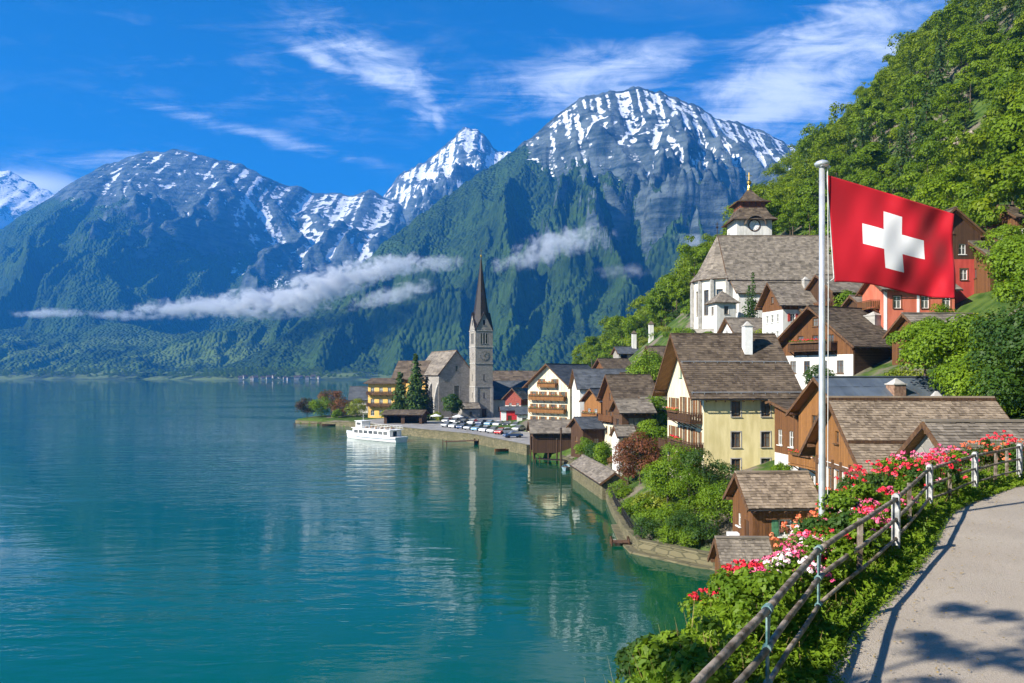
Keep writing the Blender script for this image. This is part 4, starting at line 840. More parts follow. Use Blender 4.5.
    def snowrail(s, f=.12):
        k = s.k; b = MB(); y = -s.oe + (s.ry + s.oe) * f; z = s.h + s.rise + .2 * math.sqrt(1 + k * k) - k * (s.ry - y)
        b.tube([(-s.oh + .1, y, z + .22), (s.L + s.oh - .1, y, z + .22)], .05, 6)
        for i in range(int(s.L) + 2): b.beam((-s.oh + .2 + i * (s.L + 2 * s.oh - .4) / (int(s.L) + 1), y, z - .02), (-s.oh + .2 + i * (s.L + 2 * s.oh - .4) / (int(s.L) + 1), y, z + .24), .04, .05)
        b.build('snow_guard', M('zinc', (.32, .34, .36), (.45, .47, .48), 3, .45, .05, metal=.5), s.roof)
    def balcony(s, side, u0, u1, v, dep=1.1, rail=.95, mat=None, roofed=False):
        o, ud, nd, ln = s.frame(side); o, ud, nd = Vector(o), Vector(ud), Vector(nd); P = lambda u, n, z: o + ud * u + nd * n + UP * z; b = MB(); mat = mat or wood_d
        b.obox(P((u0 + u1) / 2, dep / 2 + .004, v - .08), ud * (u1 - u0) / 2, nd * dep / 2, UP * .08)
        n = max(3, int((u1 - u0) / .19))
        for i in range(n):
            u = u0 + (u1 - u0) * (i + .5) / n; b.obox(P(u, dep - .03, v + rail * .47), ud * (u1 - u0) / n * .43, nd * .018, UP * rail * .42, 0, random.random())
        for uu in (u0 + .02, u1 - .02):
            for i in range(5): b.obox(P(uu, dep * (i + .5) / 5, v + rail * .47), ud * .016, nd * dep / 5 * .42, UP * rail * .42, 0, random.random())
            b.obox(P(uu, dep / 2, v + rail), ud * .05, nd * dep / 2, UP * .04)
        b.obox(P((u0 + u1) / 2, dep - .03, v + rail + .0), ud * (u1 - u0) / 2, nd * .06, UP * .045)
        for i in range(max(2, int((u1 - u0) / 2) + 1)):
            u = u0 + .08 + (u1 - u0 - .16) * i / max(1, int((u1 - u0) / 2)); b.beam(P(u, .02, v - .7), P(u, dep * .8, v - .1), .1, .1)
        return b.build('balcony', mat, s.root)
    def flowers(s, side, u0, u1, v, n_out, kind, label, group=None):
        o, ud, nd, ln = s.frame(side); o, ud, nd = Vector(o), Vector(ud), Vector(nd); c = o + ud * (u0 + u1) / 2 + nd * (n_out + .13) + UP * v; wpos = s.at(*c); wdir = (s.root.matrix_basis.to_3x3() @ ud)
        return flower_box(wpos, math.atan2(wdir.y, wdir.x), u1 - u0, kind, label, group)
fbx = np.random.default_rng(77)
def flower_box(loc, rz, ln, kind, label, group=None):
    th = thing('flower_box', label, 'flower box', loc, rz, group); b = MB(); b.box((-ln / 2, -.11, -.11), (ln / 2, .11, .09)); b.build('trough', trimw, th)
    big = loc[1] > 120; n = int(ln * (50 if big else 130)); C = np.stack([(fbx.random(n) - .5) * ln, fbx.normal(size=n) * .12, .10 + .18 * fbx.random(n)], 1); N = rdirs(n, fbx) + np.array([0, -.3, .4]); N /= np.linalg.norm(N, axis=1, keepdims=True); sz = .16 if big else .1
    V, F = cards(C, N, sz, fbx); mobj('foliage', np_mesh('foliage', V, F, fbx.random(n), [lf_bank]), th)
    hd = [((fbx.random() - .5) * ln, -.05 + fbx.normal() * .1, .16 + .22 * fbx.random(), fbx.random()) for _ in range(int(ln * (5 if big else 9)))]
    V, F, T = flower_arr(hd, .10 if big else .075, 14, .12 if big else .075, fbx); mobj('blossoms', np_mesh('blossoms', V, F, T, [{'red': pt_red, 'pink': pt_pink, 'coral': pt_or}[kind]]), th); return th

# ------------------------------------------------------------------ the houses of the village
# yellow house with the balconied gable
A = House('house', 'tall cream and yellow house with balconied gable and big brown roof', 'house', 704, 80, 5.0, 8.6, 13, 9.1, 6.0, 5, wall=plc, roofm=roofb, oh=1.55, oe=.9, course=.3, width=.42)
A.wall = plc; A.upper = ply; A.split = -9.; A.uppers = ('front',)
A.rows('front', [3.3, 6.4], [.9, 3.6, 6.7], .95, 1.55, sur=conc, frame=trimw, sub=True)
A.rows('left', [1.6, 3.6, 11.4], [.5, 3.4, 6.6], .85, 1.7, frame=trimw, shm=shutb, sub=True); A.rows('left', [6.2, 9.1], [.6, 3.4, 6.6], 1.1, 1.9, frame=trimw, shm=shutb, sub=True); A.rows('left', [5.2, 7.8], [10.6], .8, 1.2, frame=greenp, sub=True)
A.build(); A.chimney(6.2, 4.4, .85, 2.9, white); A.chimney(5.0, 7.3, .4, .9, conc); A.snowrail(.06); A.snowrail(.52)
A.balcony('left', 4.6, 12.9, 3.1, 1.35); A.balcony('left', 4.6, 12.6, 6.1, 1.35); A.balcony('left', .15, 3.2, 2.6, 1.2)
A.flowers('left', 5., 8.5, 7.0, 1.3, 'coral', 'flower box on the upper balcony of the yellow house'); A.flowers('left', 6., 10., 4.0, 1.3, 'red', 'long flower box on the lower balcony of the yellow house')
# brown hut in front of it
B = House('hut', 'small brown timber hut with shingle roof behind the pink geraniums', 'hut', 752.6, 47.5, 5.2, 3.7, 3.6, 3.0, 1.45, 3, wall=wood_m, roofm=rooft, oh=.45, oe=.5, course=.22, width=.2)
B.win('front', 2.0, 1.1, .8, 1.0, frame=whitewood, shm=shutg, sub=True); B.win('left', 1.2, 1.3, .6, .8, frame=whitewood, sub=True); B.door('left', 2.6, .8, 1.9, wood_d); B.build()
# lowest shingled shed
C_ = House('shed', 'lowest little shed with grey shingle roof and white chimney box at the water', 'shed', 726, 45.2, 2.6, 2.5, 2.9, 2.3, 1.25, -2, wall=wood_m, roofm=roofg, oh=.3, oe=.45, course=.2, width=.16); C_.door('left', 1.5, .8, 1.7, wood_d); C_.build(); C_.chimney(.9, 2.1, .62, 1.0, white, False)
# timber chalet behind the flagpole
D_ = House('chalet', 'timber chalet with grey sheet metal roof and white base behind the flagpole', 'house', 851, 64.2, 5.0, 10.6, 8, 7.6, 2.9, 10, wall=plw, upper=wood_o, split=2.8, roofm=roofs, oh=.9, oe=.7, course=1.4, width=.55)
D_.rows('left', [2.0, 4.0, 6.2], [.7], .95, 1.4, frame=whitewood, sub=True); D_.rows('left', [2.2, 4.0, 5.8], [3.6], .95, 1.45, frame=whitewood, sub=True); D_.rows('left', [2.6, 5.2], [6.2], .9, 1.2, frame=trimw, sub=True); D_.win('left', 4.0, 8.4, .7, .9, frame=trimw); D_.rows('front', [2, 5, 8], [.8, 3.7], .9, 1.3, frame=whitewood); D_.build()
D_.balcony('left', .2, 7.8, 3.0, 1.15, .95, wood_o); D_.chimney(5.6, 2.2, 1.1, .9, M('brick_chimney', (.16, .09, .06), (.30, .19, .13), 4, .9, .3), True)
D_.flowers('left', 1.0, 4.0, 3.95, 1.15, 'red', 'red flower box on the balcony of the timber chalet behind the flagpole'); D_.flowers('left', 4.6, 7.2, 3.95, 1.15, 'pink', 'pink flower box on the far half of the chalet balcony')
D2 = House('annex', 'low timber annex with flower window between yellow house and chalet', 'house', 799, 73.5, 5.6, 4.2, 5.2, 6.6, 1.0, 6, ry=5.2, wall=plw, upper=wood_m, split=2.7, roofm=roofb, oh=.6, oe=.8, course=.3, width=.42); D2.hb = 7.6
D2.rows('left', [1.2, 3.6], [3.5], .95, 1.5, frame=whitewood, sub=True); D2.rows('left', [1.2, 3.8], [.5], .8, 1.4, frame=whitewood); D2.win('front', 1.4, 3.5, 1.1, 1.5, frame=trimw, sub=True); D2.build(); D2.balcony('front', .1, 3.9, 2.9, .9, .9, wood_m); D2.flowers('front', .6, 3.2, 3.85, .85, 'red', 'bright red flower box under the window of the low timber annex')
# big shingle roof with timber gable
E = House('house', 'half-timbered house under the biggest weathered shingle roof beside the path', 'house', 866, 41.6, 7.4, 8.2, 8., 3.9, 3.1, -3, ry=4.3, wall=plw, upper=wood_o, split=3.4, roofm=rooft, oh=.55, oe=1.5, course=.21, width=.19, uppers=('left', 'right'))
E.rows('left', [1.2, 2.5, 3.8, 5.1, 6.6], [1.7], .85, 1.35, frame=wood_o, sub=True); E.win('left', 3.7, 4.6, .6, .7, frame=trimw); E.build()
tb = MB()
for u in (.35, 1.85, 3.15, 4.45, 5.85, 7.4): tb.obox((-.055, 8 - u, 1.7), (.05, 0, 0), (0, .1, 0), (0, 0, 1.9))
for v in (.95, 3.25): tb.obox((-.065, 4, v), (.05, 0, 0), (0, 4.0, 0), (0, 0, .11))
tb.build('timber_framing', trimw, E.root); E.chimney(6.0, 5.2, .7, .7, M('brick_chimney', (.16, .09, .06), (.30, .19, .13), 4, .9, .3))
rb_ = MB(); k = E.k; zt = E.h + E.rise + .2 * math.sqrt(1 + k * k)
for yy, dz in ((1.0, .10), (4.05, .1)): rb_.beam((-E.oh, yy, zt - k * (E.ry - yy) + dz), (E.L + E.oh, yy, zt - k * (E.ry - yy) + dz), .14, .16, 0)
rb_.build('snow_board', wood_d, E.roof)
E.flowers('left', 1.0, 5.4, 1.5, .02, 'coral', 'flower box under the half-timbered window row')
F_ = House('house', 'low house with dark grey shingle roof right beside the far fence', 'house', 963, 30.6, 10.2, 7.5, 5.0, 2.1, 1.5, -4, wall=stone, roofm=roofg, oh=.4, oe=.7, course=.2, width=.2); F_.win('left', 2.5, .5, .7, .8, frame=trimw); F_.build()
# old farmhouse behind the chalet
G = House('farmhouse', 'old farmhouse with white base, dark boarded side and flowered gable balcony', 'house', 853, 92, 15.2, 11.5, 11, 4.6, 4.2, 27, wall=plw, upper=wood_m, split=3.1, roofm=roofb, oh=1.3, oe=1.2, course=.34, width=.5)
G.upper = wood_m; G.rows('left', [2., 4.2, 6.8, 9.2], [.9], .95, 1.5, frame=trimw, sub=True); G.rows('left', [3.2, 5.5, 7.8], [4.2], .9, 1.3, frame=trimw, sub=True); G.win('left', 5.5, 6.6, .8, 1., frame=trimw); G.rows('front', [3, 7], [3.2], .9, 1.1, frame=trimw); G.build()
G.balcony('left', 2.2, 8.8, 3.7, 1.1); G.flowers('left', 2.6, 8.2, 4.65, 1.1, 'red', 'long red flower box on the gable balcony of the old farmhouse'); G.chimney(7.5, 3.2, 1.5, .9, conc, True)
fw = MB(); fw.box((.1, -.08, .2), (11.4, -.02, 4.5)); fw.build('board_cladding', wood_h, G.root)
Hh = House('house', 'white house with brown gable and red shutters right below the hillside church', 'house', 783, 121, 20.6, 5.6, 6.5, 6.2, 3.2, 10, wall=plw, upper=wood_m, split=5.2, roofm=roofg, oh=.9, oe=.7, course=.35, width=.5, uppers=('left', 'front'))
Hh.rows('left', [1.6, 3.2, 4.8], [.8, 3.4], .8, 1.2, frame=whitewood, shm=None); Hh.win('left', 1.1, 3.4 + 0, .0001 + .5, 1.2, frame=redp) if False else None
Hh.win('left', 3.2, 6.4, .8, 1.0, frame=trimw); Hh.rows('front', [1.6, 4], [.8, 3.4], .8, 1.2, frame=whitewood, shm=shutr); Hh.build(); Hh.chimney(5.2, 2.6, .8, 1.3, conc)
H2 = House('barn', 'dark lean barn joined to the white house below the church', 'barn', 806, 120, 20.6, 5, 6, 4.4, 2.0, 10, wall=wood_d, roofm=roofg, oh=.5, oe=.6, course=.35, width=.6); H2.build()
# red hillside house behind the flag
J = House('house', 'red plastered house with dark timber gable on the hillside behind the flag', 'house', 981, 100, 24.4, 8, 7.4, 9.0, 3.1, 92, wall=plr, upper=wood_d, split=6.0, roofm=roofb, oh=.8, oe=.7, course=.36, width=.5)
J.rows('left', [1.9, 5.2], [3.4], .95, 1.4, frame=whitewood, sur=trimw); J.win('left', 5.0, 6.6, .9, 1.3, frame=whitewood); J.win('left', 3.6, 9.2, .7, .9, frame=trimw); J.rows('left', [2.2], [.5], .9, 1.4, frame=trimw); J.build(); J.chimney(3, 5.2, .7, 1.9, conc)
J2 = House('house', 'salmon coloured low wing with white corner trim under the flag', 'house', 884, 97, 21.8, 8.6, 6, 4.6, 1.6, 0, wall=pls, roofm=roofg, oh=.6, oe=.7, course=.36, width=.5)
J2.rows('front', [1.6, 5.0, 7.6], [2.2], .95, 1.5, frame=whitewood, sur=trimw); J2.build(); q = MB(); q.box((-.04, -.04, -2), (.35, -.004, 4.4)); q.box((4., -.04, -2), (4.3, -.004, 4.4)); q.build('corner_trim', white, J2.root); J2.balcony('left', 1, 5, 2.4, 1.2, .9, wood_m)
K = House('house', 'dark brown timber house with grey roof right of the red house', 'house', 990, 97, 25.2, 8, 6, 5.4, 1.8, 4, wall=wood_m, roofm=roofg, oh=.8, oe=.9, course=.36, width=.5); K.rows('front', [2.5, 5.5], [2.8], .9, 1.2, frame=trimw); K.rows('left', [3], [2.8], .9, 1.2, frame=trimw); K.build()
K0 = House('house', 'brown house high on the slope above the dark brown timber house', 'house', 1017, 104, 32.0, 6, 6, 4.6, 1.8, 3, wall=wood_m, roofm=roofb, oh=.6, oe=.7, course=.4, width=.6); K0.rows('front', [1.2, 4], [1.6], .9, 1.3, frame=whitewood, sur=white); K0.rows('left', [3], [1.6], .9, 1.3, frame=whitewood, sur=white); K0.build()
# ---- lakeside middle group
K1 = House('hotel', 'big cream house with three rows of flower balconies in the lakeside middle of the village', 'house', 570, 186, 3.2, 15, 12.6, 10, 5.0, 50, wall=plc, roofm=roofl, oh=1.2, oe=.9, course=.5, width=.9)
K1.rows('left', [1.9, 4.6, 7.6, 10.6], [1.0, 4.0, 7.0], 1.1, 1.6, frame=trimw, shm=shutb); K1.rows('left', [4.2, 8.2], [10.2], 1.0, 1.4, frame=trimw, shm=shutb); K1.rows('front', [2, 5, 8, 11], [1.0, 4.0, 7.0], 1.1, 1.6, frame=trimw, shm=shutb); K1.build()
K1.balcony('left', 1.0, 11.6, 3.7, 1.2, .9, wood_o); K1.balcony('left', 1.0, 11.6, 6.7, 1.2, .9, wood_o); K1.balcony('left', 3.6, 9.0, 9.8, 1.1, .9, wood_o); K1.balcony('front', .6, 9, 6.7, 1.2, .9, wood_o); K1.balcony('front', .6, 9, 3.7, 1.2, .9, wood_o)
for v, lab, u0, u1 in ((4.6, 'lowest flower box row on the cream house with three balconies', 1.2, 11.4), (7.6, 'middle flower box row on the cream house with three balconies', 1.2, 11.4), (10.7, 'short top flower box in the gable of the cream house with three balconies', 3.8, 8.8)): K1.flowers('left', u0, u1, v, 1.15 if v < 9 else 1.05, 'coral', lab)
K2 = House('house', 'white rendered house with large blue-grey slate roof in the middle of the village', 'house', 580, 160, 4.6, 10.4, 9, 8.6, 3.6, 6, wall=plw, roofm=roofl, oh=.7, oe=.6, course=.5, width=.9); K2.rows('front', [7.5], [2, 5], 1, 1.4, frame=whitewood); K2.rows('left', [3, 6], [2, 5], 1, 1.4, frame=whitewood); K2.build()
K2b = House('house', 'narrow timber house with small balconied gable in front of the white house', 'house', 601, 150, 4.2, 4.5, 4.6, 6.8, 2.0, 38, wall=plc, upper=wood_o, split=3.2, roofm=roofl, oh=.8, oe=.6, course=.4, width=.6); K2b.rows('left', [1.4, 3.2], [1.0, 3.9], .8, 1.3, frame=whitewood); K2b.build(); K2b.balcony('left', .2, 4.4, 3.5, 1.0, .9, wood_o); K2b.flowers('left', .5, 4.1, 4.4, .95, 'coral', 'flower box on the narrow timber house balcony')
K3 = House('house', 'brown timber house with steep grey gable in the middle of the village', 'house', 618, 134, 4.6, 6.6, 7.4, 7.2, 3.8, 14, wall=plc, upper=wood_m, split=2.8, roofm=roofb, oh=.9, oe=.7, course=.4, width=.6); K3.rows('left', [2, 4, 5.6], [1, 3.8], .9, 1.3, frame=trimw); K3.win('left', 3.7, 7.0, .8, 1.1, frame=trimw); K3.rows('front', [2, 4.4], [1, 3.8], .9, 1.3, frame=trimw); K3.build(); K3.balcony('left', .4, 7, 3.4, 1.0, .9, wood_m)
K3b = House('house', 'broad brown house with grey roof behind the steep gabled one', 'house', 630, 146, 6.0, 8.6, 8, 6.8, 3.2, 8, wall=wood_m, roofm=roofb, oh=.7, oe=.7, course=.4, width=.7); K3b.rows('front', [2, 5, 7.4], [3.2], .9, 1.2, frame=trimw); K3b.build()
K6 = House('house', 'weathered house with open terrace under a grey shingle roof above the shed', 'house', 622, 120, 4.4, 4.6, 5, 6.0, 1.5, 8, wall=stone, upper=wood_h, split=2.8, roofm=roofg, oh=.6, oe=.8, course=.35, width=.5); K6.win('front', 2.3, 3.5, 2.6, 1.5, frame=wood_d, panes=(3, 1)); K6.win('left', 2.5, 3.4, 1.6, 1.3, frame=wood_d); K6.build(); K6.balcony('front', .1, 4.5, 3.0, 1.0, .8, wood_h)
K7 = House('house', 'small grey roofed lodge behind the weathered terrace house', 'house', 646, 128, 6.6, 4.6, 5, 3.8, 1.7, 5, wall=stone, roofm=roofg, oh=.5, oe=.6, course=.35, width=.5); K7.rows('front', [1.2, 3.2], [1.2], .8, 1.1, frame=trimw); K7.build()
K8 = House('house', 'narrow white house end below the weathered terrace', 'house', 619, 112, 1.6, 2.4, 3.2, 5.6, 1.2, 10, wall=plw, roofm=roofg, oh=.3, oe=.3, course=.3, width=.5); K8.win('left', 1.6, 3, .7, 1, frame=trimw); K8.build()
# boathouses
def piles(h, n=4, dz=-3.2):
    for i in range(n):
        for yy in (.15, h.W - .15):
            b = MB(); b.tube([(.15 + (h.L - .3) * i / (n - 1), yy, dz), (.15 + (h.L - .3) * i / (n - 1), yy, -.01)], .16, 8); b.build('pile', wood_d, h.root)
K4 = House('boathouse', 'long brown boathouse on piles at the end of the car park quay', 'boathouse', 533, 149, 1.5, 8.6, 6.5, 3.6, 1.9, 4, wall=wood_d, roofm=roofg, oh=.6, oe=.7, course=.4, width=.6, sink=.3); K4.ops['left'].append((1.6, -.29, 4.9, 2.6)); K4.build(); piles(K4)
K5 = House('boathouse', 'shorter brown boathouse with blue-grey roof beside a green bush', 'boathouse', 583, 139, 2.2, 4.8, 5.5, 4.4, 1.5, 18, wall=wood_d, upper=None, roofm=roofl, oh=.6, oe=.7, course=.4, width=.6, sink=3.); K5.win('front', 2.6, 1.6, .9, .9, frame=wood_m); K5.win('left', 2.6, 1.8, .9, .9, frame=wood_o); K5.build()
K9 = House('shed', 'long low shed with weathered shingle roof along the lake wall', 'shed', 627, 101.5, .9, 21, 3.2, 1.25, 1.15, 96, wall=stonew, roofm=roofg, oh=.3, oe=.4, course=.25, width=.3, sink=2.); K9.build()
# further back
LH = House('shelter', 'open hillside shelter with blue-grey roof and white pillars high above the middle houses', 'shelter', 619, 200, 18.6, 5.2, 5, 2.6, 1.5, 10, wall=stone, roofm=roofl, oh=.5, oe=.6, course=.5, width=.8); LH.ops['front'] += [(.5, .3, 2.2, 2.3), (3.0, .3, 4.7, 2.3)]; LH.build()
for px_, D_p, hh, lab in ((651, 196, 4.2, 'free standing white chimney with dark cap right of the hillside shelter'), (634, 203, 5.0, 'slim white chimney behind the hillside shelter')):
    x, y = X(px_, D_p), D_p; th = thing('chimney', lab, 'chimney', (x, y, g1(x, y))); b = MB(); b.box((-.55, -.55, -1), (.55, .55, hh)); b.build('shaft', plw, th); b = MB(); b.box((-.7, -.7, hh), (.7, .7, hh + .2)); b.frustum((0, 0), hh + .2, hh + .8, 1.1, .3); b.build('cap', roofb, th)
M1 = House('hall', 'long low white hall with grey roof right behind the church tower', 'house', 488, 268, 1.9, 24, 12, 6.0, 5.5, 2, wall=plw, roofm=roofl, oh=.6, oe=.8, course=.8, width=1.6); M1.rows('front', [4, 8, 12, 16, 20], [1.5], 1.2, 1.6, frame=trimw); M1.build()
dm = House('house', 'little red gabled house in front of the grey roof right of the church tower', 'house', 521, 252, 3.4, 5.4, 5.6, 5.2, 2.6, 64, wall=plw, upper=M('dull_red_boards', (.20, .045, .032), (.30, .08, .055), 2, .85, .15), split=2.6, roofm=roofg, oh=.9, oe=.9, course=.6, width=1.); dm.rows('left', [1.8, 4.4], [2.2], 1., 1.2, frame=whitewood); dm.build()
M2 = House('barn', 'dark wide roofed barn farthest behind the church tower', 'barn', 492, 300, 4, 26, 12, 9, 4, 2, wall=wood_d, roofm=roofb, oh=.6, oe=.8, course=.9, width=1.8); M2.build()
M3 = House('kiosk', 'small red and white kiosk with grey roof on the car park', 'kiosk', 501, 228, 1.9, 5, 4, 3.6, .9, 4, wall=redp, roofm=roofl, oh=.3, oe=.4, course=.4, width=.8); M3.door('front', 2.5, 1.2, 2.2, wood_d); M3.build(); q = MB(); q.box((-.05, -.05, -.1), (1.5, -.004, 3.5)); q.build('white_panel', white, M3.root)
M4 = House('house', 'low grey roofed market building behind the parked cars', 'house', 517, 214, 1.9, 9, 6, 3.4, 1.6, 0, wall=plw, roofm=roofl, oh=.5, oe=.6, course=.5, width=1.); M4.rows('front', [2, 4.5, 7], [1.], 1.2, 1.3, frame=trimw); M4.build()
O1 = House('house', 'tall ochre house with grey roof behind the spruces', 'house', 394, 272, 1.8, 16, 12, 13, 5.5, -14, wall=plo, roofm=roofb, oh=.8, oe=.9, course=.8, width=1.5); O1.rows('front', [2.5, 6, 9.5, 13], [2, 5, 8.5], 1.3, 1.8, frame=whitewood); O1.rows('left', [3, 6, 9], [2, 5, 8.5], 1.3, 1.8, frame=whitewood); O1.win('left', 6, 13.4, 1.2, 1.6, frame=whitewood); O1.build()
O2 = House('house', 'stepped ochre house with dark balconies at the lakeside left of the spruces', 'house', 368, 258, 1.6, 9.4, 9, 11.6, 1.2, -16, wall=plo, roofm=roofb, oh=1.0, oe=1.4, course=.6, width=1.2); O2.rows('front', [1.6, 4.6, 7.6], [1.0, 4.6, 8.3], 1.3, 1.7, frame=whitewood); O2.rows('left', [2.5, 6], [1.0, 4.6, 8.3], 1.2, 1.7, frame=whitewood); O2.build(); O2.balcony('front', .1, 9.3, 4.1, 1.6, 1., wood_d); O2.balcony('front', .1, 9.3, 7.8, 1.6, 1., wood_d)
O3 = House('house', 'grey roofed low house on the peninsula left of the ochre house', 'house', 350, 288, 1.6, 12, 9, 5.4, 4.2, 4, wall=plw, roofm=roofl, oh=.6, oe=.8, course=.7, width=1.4); O3.rows('front', [2, 5, 8, 10.5], [1.4], 1.2, 1.6, frame=trimw); O3.build()
O4 = House('boathouse', 'dark open ferry boathouse behind the moored white ferry', 'boathouse', 384, 226, 1.3, 11, 6, 3.3, .9, -8, wall=wood_d, roofm=roofb, oh=.6, oe=.8, course=.5, width=1.); O4.ops['front'] += [(.8, .1, 5., 2.8), (6, .1, 10.2, 2.8)]; O4.build()
# far village on the other shore
fv = np.random.default_rng(9); base = None
for i in range(15):
    px_ = 236 + 86 * (i + .5 * fv.random()) / 15; xx_ = np.array([X(px_, 2130)]); sd_ = float((2330 + 70 * fbm(xx_ / 500, xx_ * 0, 3, 77) + 60 * np.sin(xx_ / 330) - 200 * sstep(xx_, -1050, -760))[0]); D = sd_ + 4 + 46 * fv.random() ** 1.3; z = 1.5 + (D - sd_) * .09
    if base is None:
        h_ = House('house', 'x', 'house', px_, D, z, 15, 11, 6, 6, 20, wall=conc, roofm=roofb, oh=.8, oe=.8, course=2.2, width=6., sink=6); h_.build(); base = h_.root; o = base
    else: o = dup(base, (X(px_, D), D, z), R(-40 + 90 * fv.random()))
    sc_ = .5 + .35 * fv.random(); o.scale = (sc_, sc_, sc_)
    o['label'] = 'tiny pale house with dark roof in the village on the far shore'; o['group'] = 'houses on the far shore'; o['category'] = 'house'
# more chalets packed between the lakeside houses and the upper church
def small(px, D, L, W, h, rise, rz, wl, up, rf, name, lab, cat='house', z=None, sp=2.6):
    x = X(px, D); z = min(g1(x + L / 2, D + W / 2), g1(x, D)) - .1 if z is None else z
    q = House(name, lab, cat, px, D, z, L, W, h, rise, rz, wall=wl, upper=up, split=sp if up else None, roofm=rf, oh=.7, oe=.7, course=.38, width=.55)
    q.rows('left', [W * .25, W * .55, W * .8], [.9] + ([3.3] if h > 5 else []), .85, 1.2, frame=trimw); q.rows('front', [L * .25, L * .7], [.9] + ([3.3] if h > 5 else []), .85, 1.2, frame=trimw)
    q.build()
    if h > 5: q.balcony('left', .4, W - .4, 2.95, .9, .9, wood_m)
    return q
small(607, 182, 6.5, 7, 5.4, 2.6, 20, plw, wood_m, roofb, 'chalet', 'small white and brown chalet uphill behind the blue-grey slate roof')
small(655, 152, 6, 6.5, 5.2, 2.4, 10, plw, wood_d, roofb, 'chalet', 'dark chalet on white base between brown gabled houses and yellow house')
small(736, 132, 6.5, 6, 4.2, 2.2, 8, plw, None, roofg, 'house', 'low white house below the small chapel')
small(757, 108, 5.5, 6, 5.2, 2.4, 16, plw, wood_m, roofb, 'chalet', 'brown chalet tucked between the white chimney and the old farmhouse')
small(834, 118, 7, 7, 5.4, 2.6, 14, plw, wood_d, roofg, 'chalet', 'dark chalet standing above the old farmhouse behind the flagpole')
small(868, 108, 6, 6, 3.4, 2.0, 12, wood_d, None, roofg, 'barn', 'dark little barn just below the salmon coloured house', 'barn')
small(925, 84, 7, 6, 3.6, 2.0, 6, wood_m, None, roofg, 'barn', 'brown timber barn half hidden by the leafy trees', 'barn')
# ------------------------------------------------------------------ stone church with the spire on the lake shore
def lancet(c0, c1, v0, v1): return (c0, v0, c1, v1)
tw = 6.0; T = thing('church_tower', 'slim grey stone church tower with dark pointed spire by the lake', 'church tower', (X(481, 262), 262, 1.7), R(22)); b = MB(); tops = {}
tops_ = [(w_, ) for w_ in ()]
sides = {'front': ((-tw / 2, -tw / 2, 0), (1, 0, 0), (0, -1, 0)), 'right': ((tw / 2, -tw / 2, 0), (0, 1, 0), (1, 0, 0)), 'back': ((tw / 2, tw / 2, 0), (-1, 0, 0), (0, 1, 0)), 'left': ((-tw / 2, tw / 2, 0), (0, -1, 0), (-1, 0, 0))}
for sd, (o, ud, nd) in sides.items():
    ops = [(1.75, 24.2, 2.45, 27.6), (2.65, 24.2, 3.35, 27.6), (3.55, 24.2, 4.25, 27.6), (2.75, 12.2, 3.25, 14.2), (2.75, 6.5, 3.25, 8.2), (2.55, 30.2, 3.45, 31.9)]
    if sd == 'front': ops.append((2.2, .05, 3.8, 3.0))
    facade(b, o, ud, nd, [(0, -3), (tw, -3), (tw, 28.6), (tw / 2, 34.2), (0, 28.6)], ops, .45)
    for a in ops:
        if a[1] < 1: q = MB(); O, U_, N_ = Vector(o), Vector(ud), Vector(nd); q.obox(O + U_ * 3 + UP * 1.52 - N_ * .35, U_ * .8, UP * 1.47, N_ * .04); q.build('door', wood_d, T)
        else: window(T, o, ud, nd, a, frame=ironm, sur=conc if a[1] > 20 else None, depth=.4, panes=(1, 4), sill=True)
b.build('wall', stone, T)
b = MB()
for z in (10.0, 17.6, 23.0, 28.3): b.box((-tw / 2 - .14, -tw / 2 - .14, z), (tw / 2 + .14, tw / 2 + .14, z + .3))
for sx in (-1, 1):
    for sy in (-1, 1): b.box((sx * (tw / 2 - .28) - .42, sy * (tw / 2 - .28) - .42, -3), (sx * (tw / 2 - .28) + .42, sy * (tw / 2 - .28) + .42, 9.9))
b.build('stone_trim', conc, T)
b = MB(); b.ngon((0, 0), [(30.2, 3.25), (34.0, 2.55), (38.5, 1.85), (45, .98), (50.5, .38), (52.8, .10)], 8, 0, math.pi / 8)
for a in range(4):
    ca, sa = math.cos(a * math.pi / 2), math.sin(a * math.pi / 2); rot = lambda x, y: (x * ca - y * sa, x * sa + y * ca)
    for s_ in (-1, 1):
        P = [(s_ * 3.12, -3.2, 28.5), (0, -3.2, 34.5), (0, -.3, 34.5), (s_ * 3.12, -.3, 28.5)]; b.face([(*rot(x, y), z) for x, y, z in P], 0); b.face([(*rot(x, y), z - .2) for x, y, z in P[::-1]], 0); b.face([(*rot(x, -3.2), z) for x, z in ((s_ * 3.12, 28.5), (0, 34.5), (0, 34.1), (s_ * 3.12, 28.1))], 0)
sp = b.build('spire', copper, T)
b = MB(); b.ngon((0, 0), [(52.6, .05), (52.8, .3), (53.1, .36), (53.4, .3), (53.6, .05)], 10); b.beam((0, 0, 53.5), (0, 0, 55.6), .12, .12); b.beam((-.5, 0, 54.9), (.5, 0, 54.9), .12, .12); b.build('finial_cross', gold, sp)
b = MB()
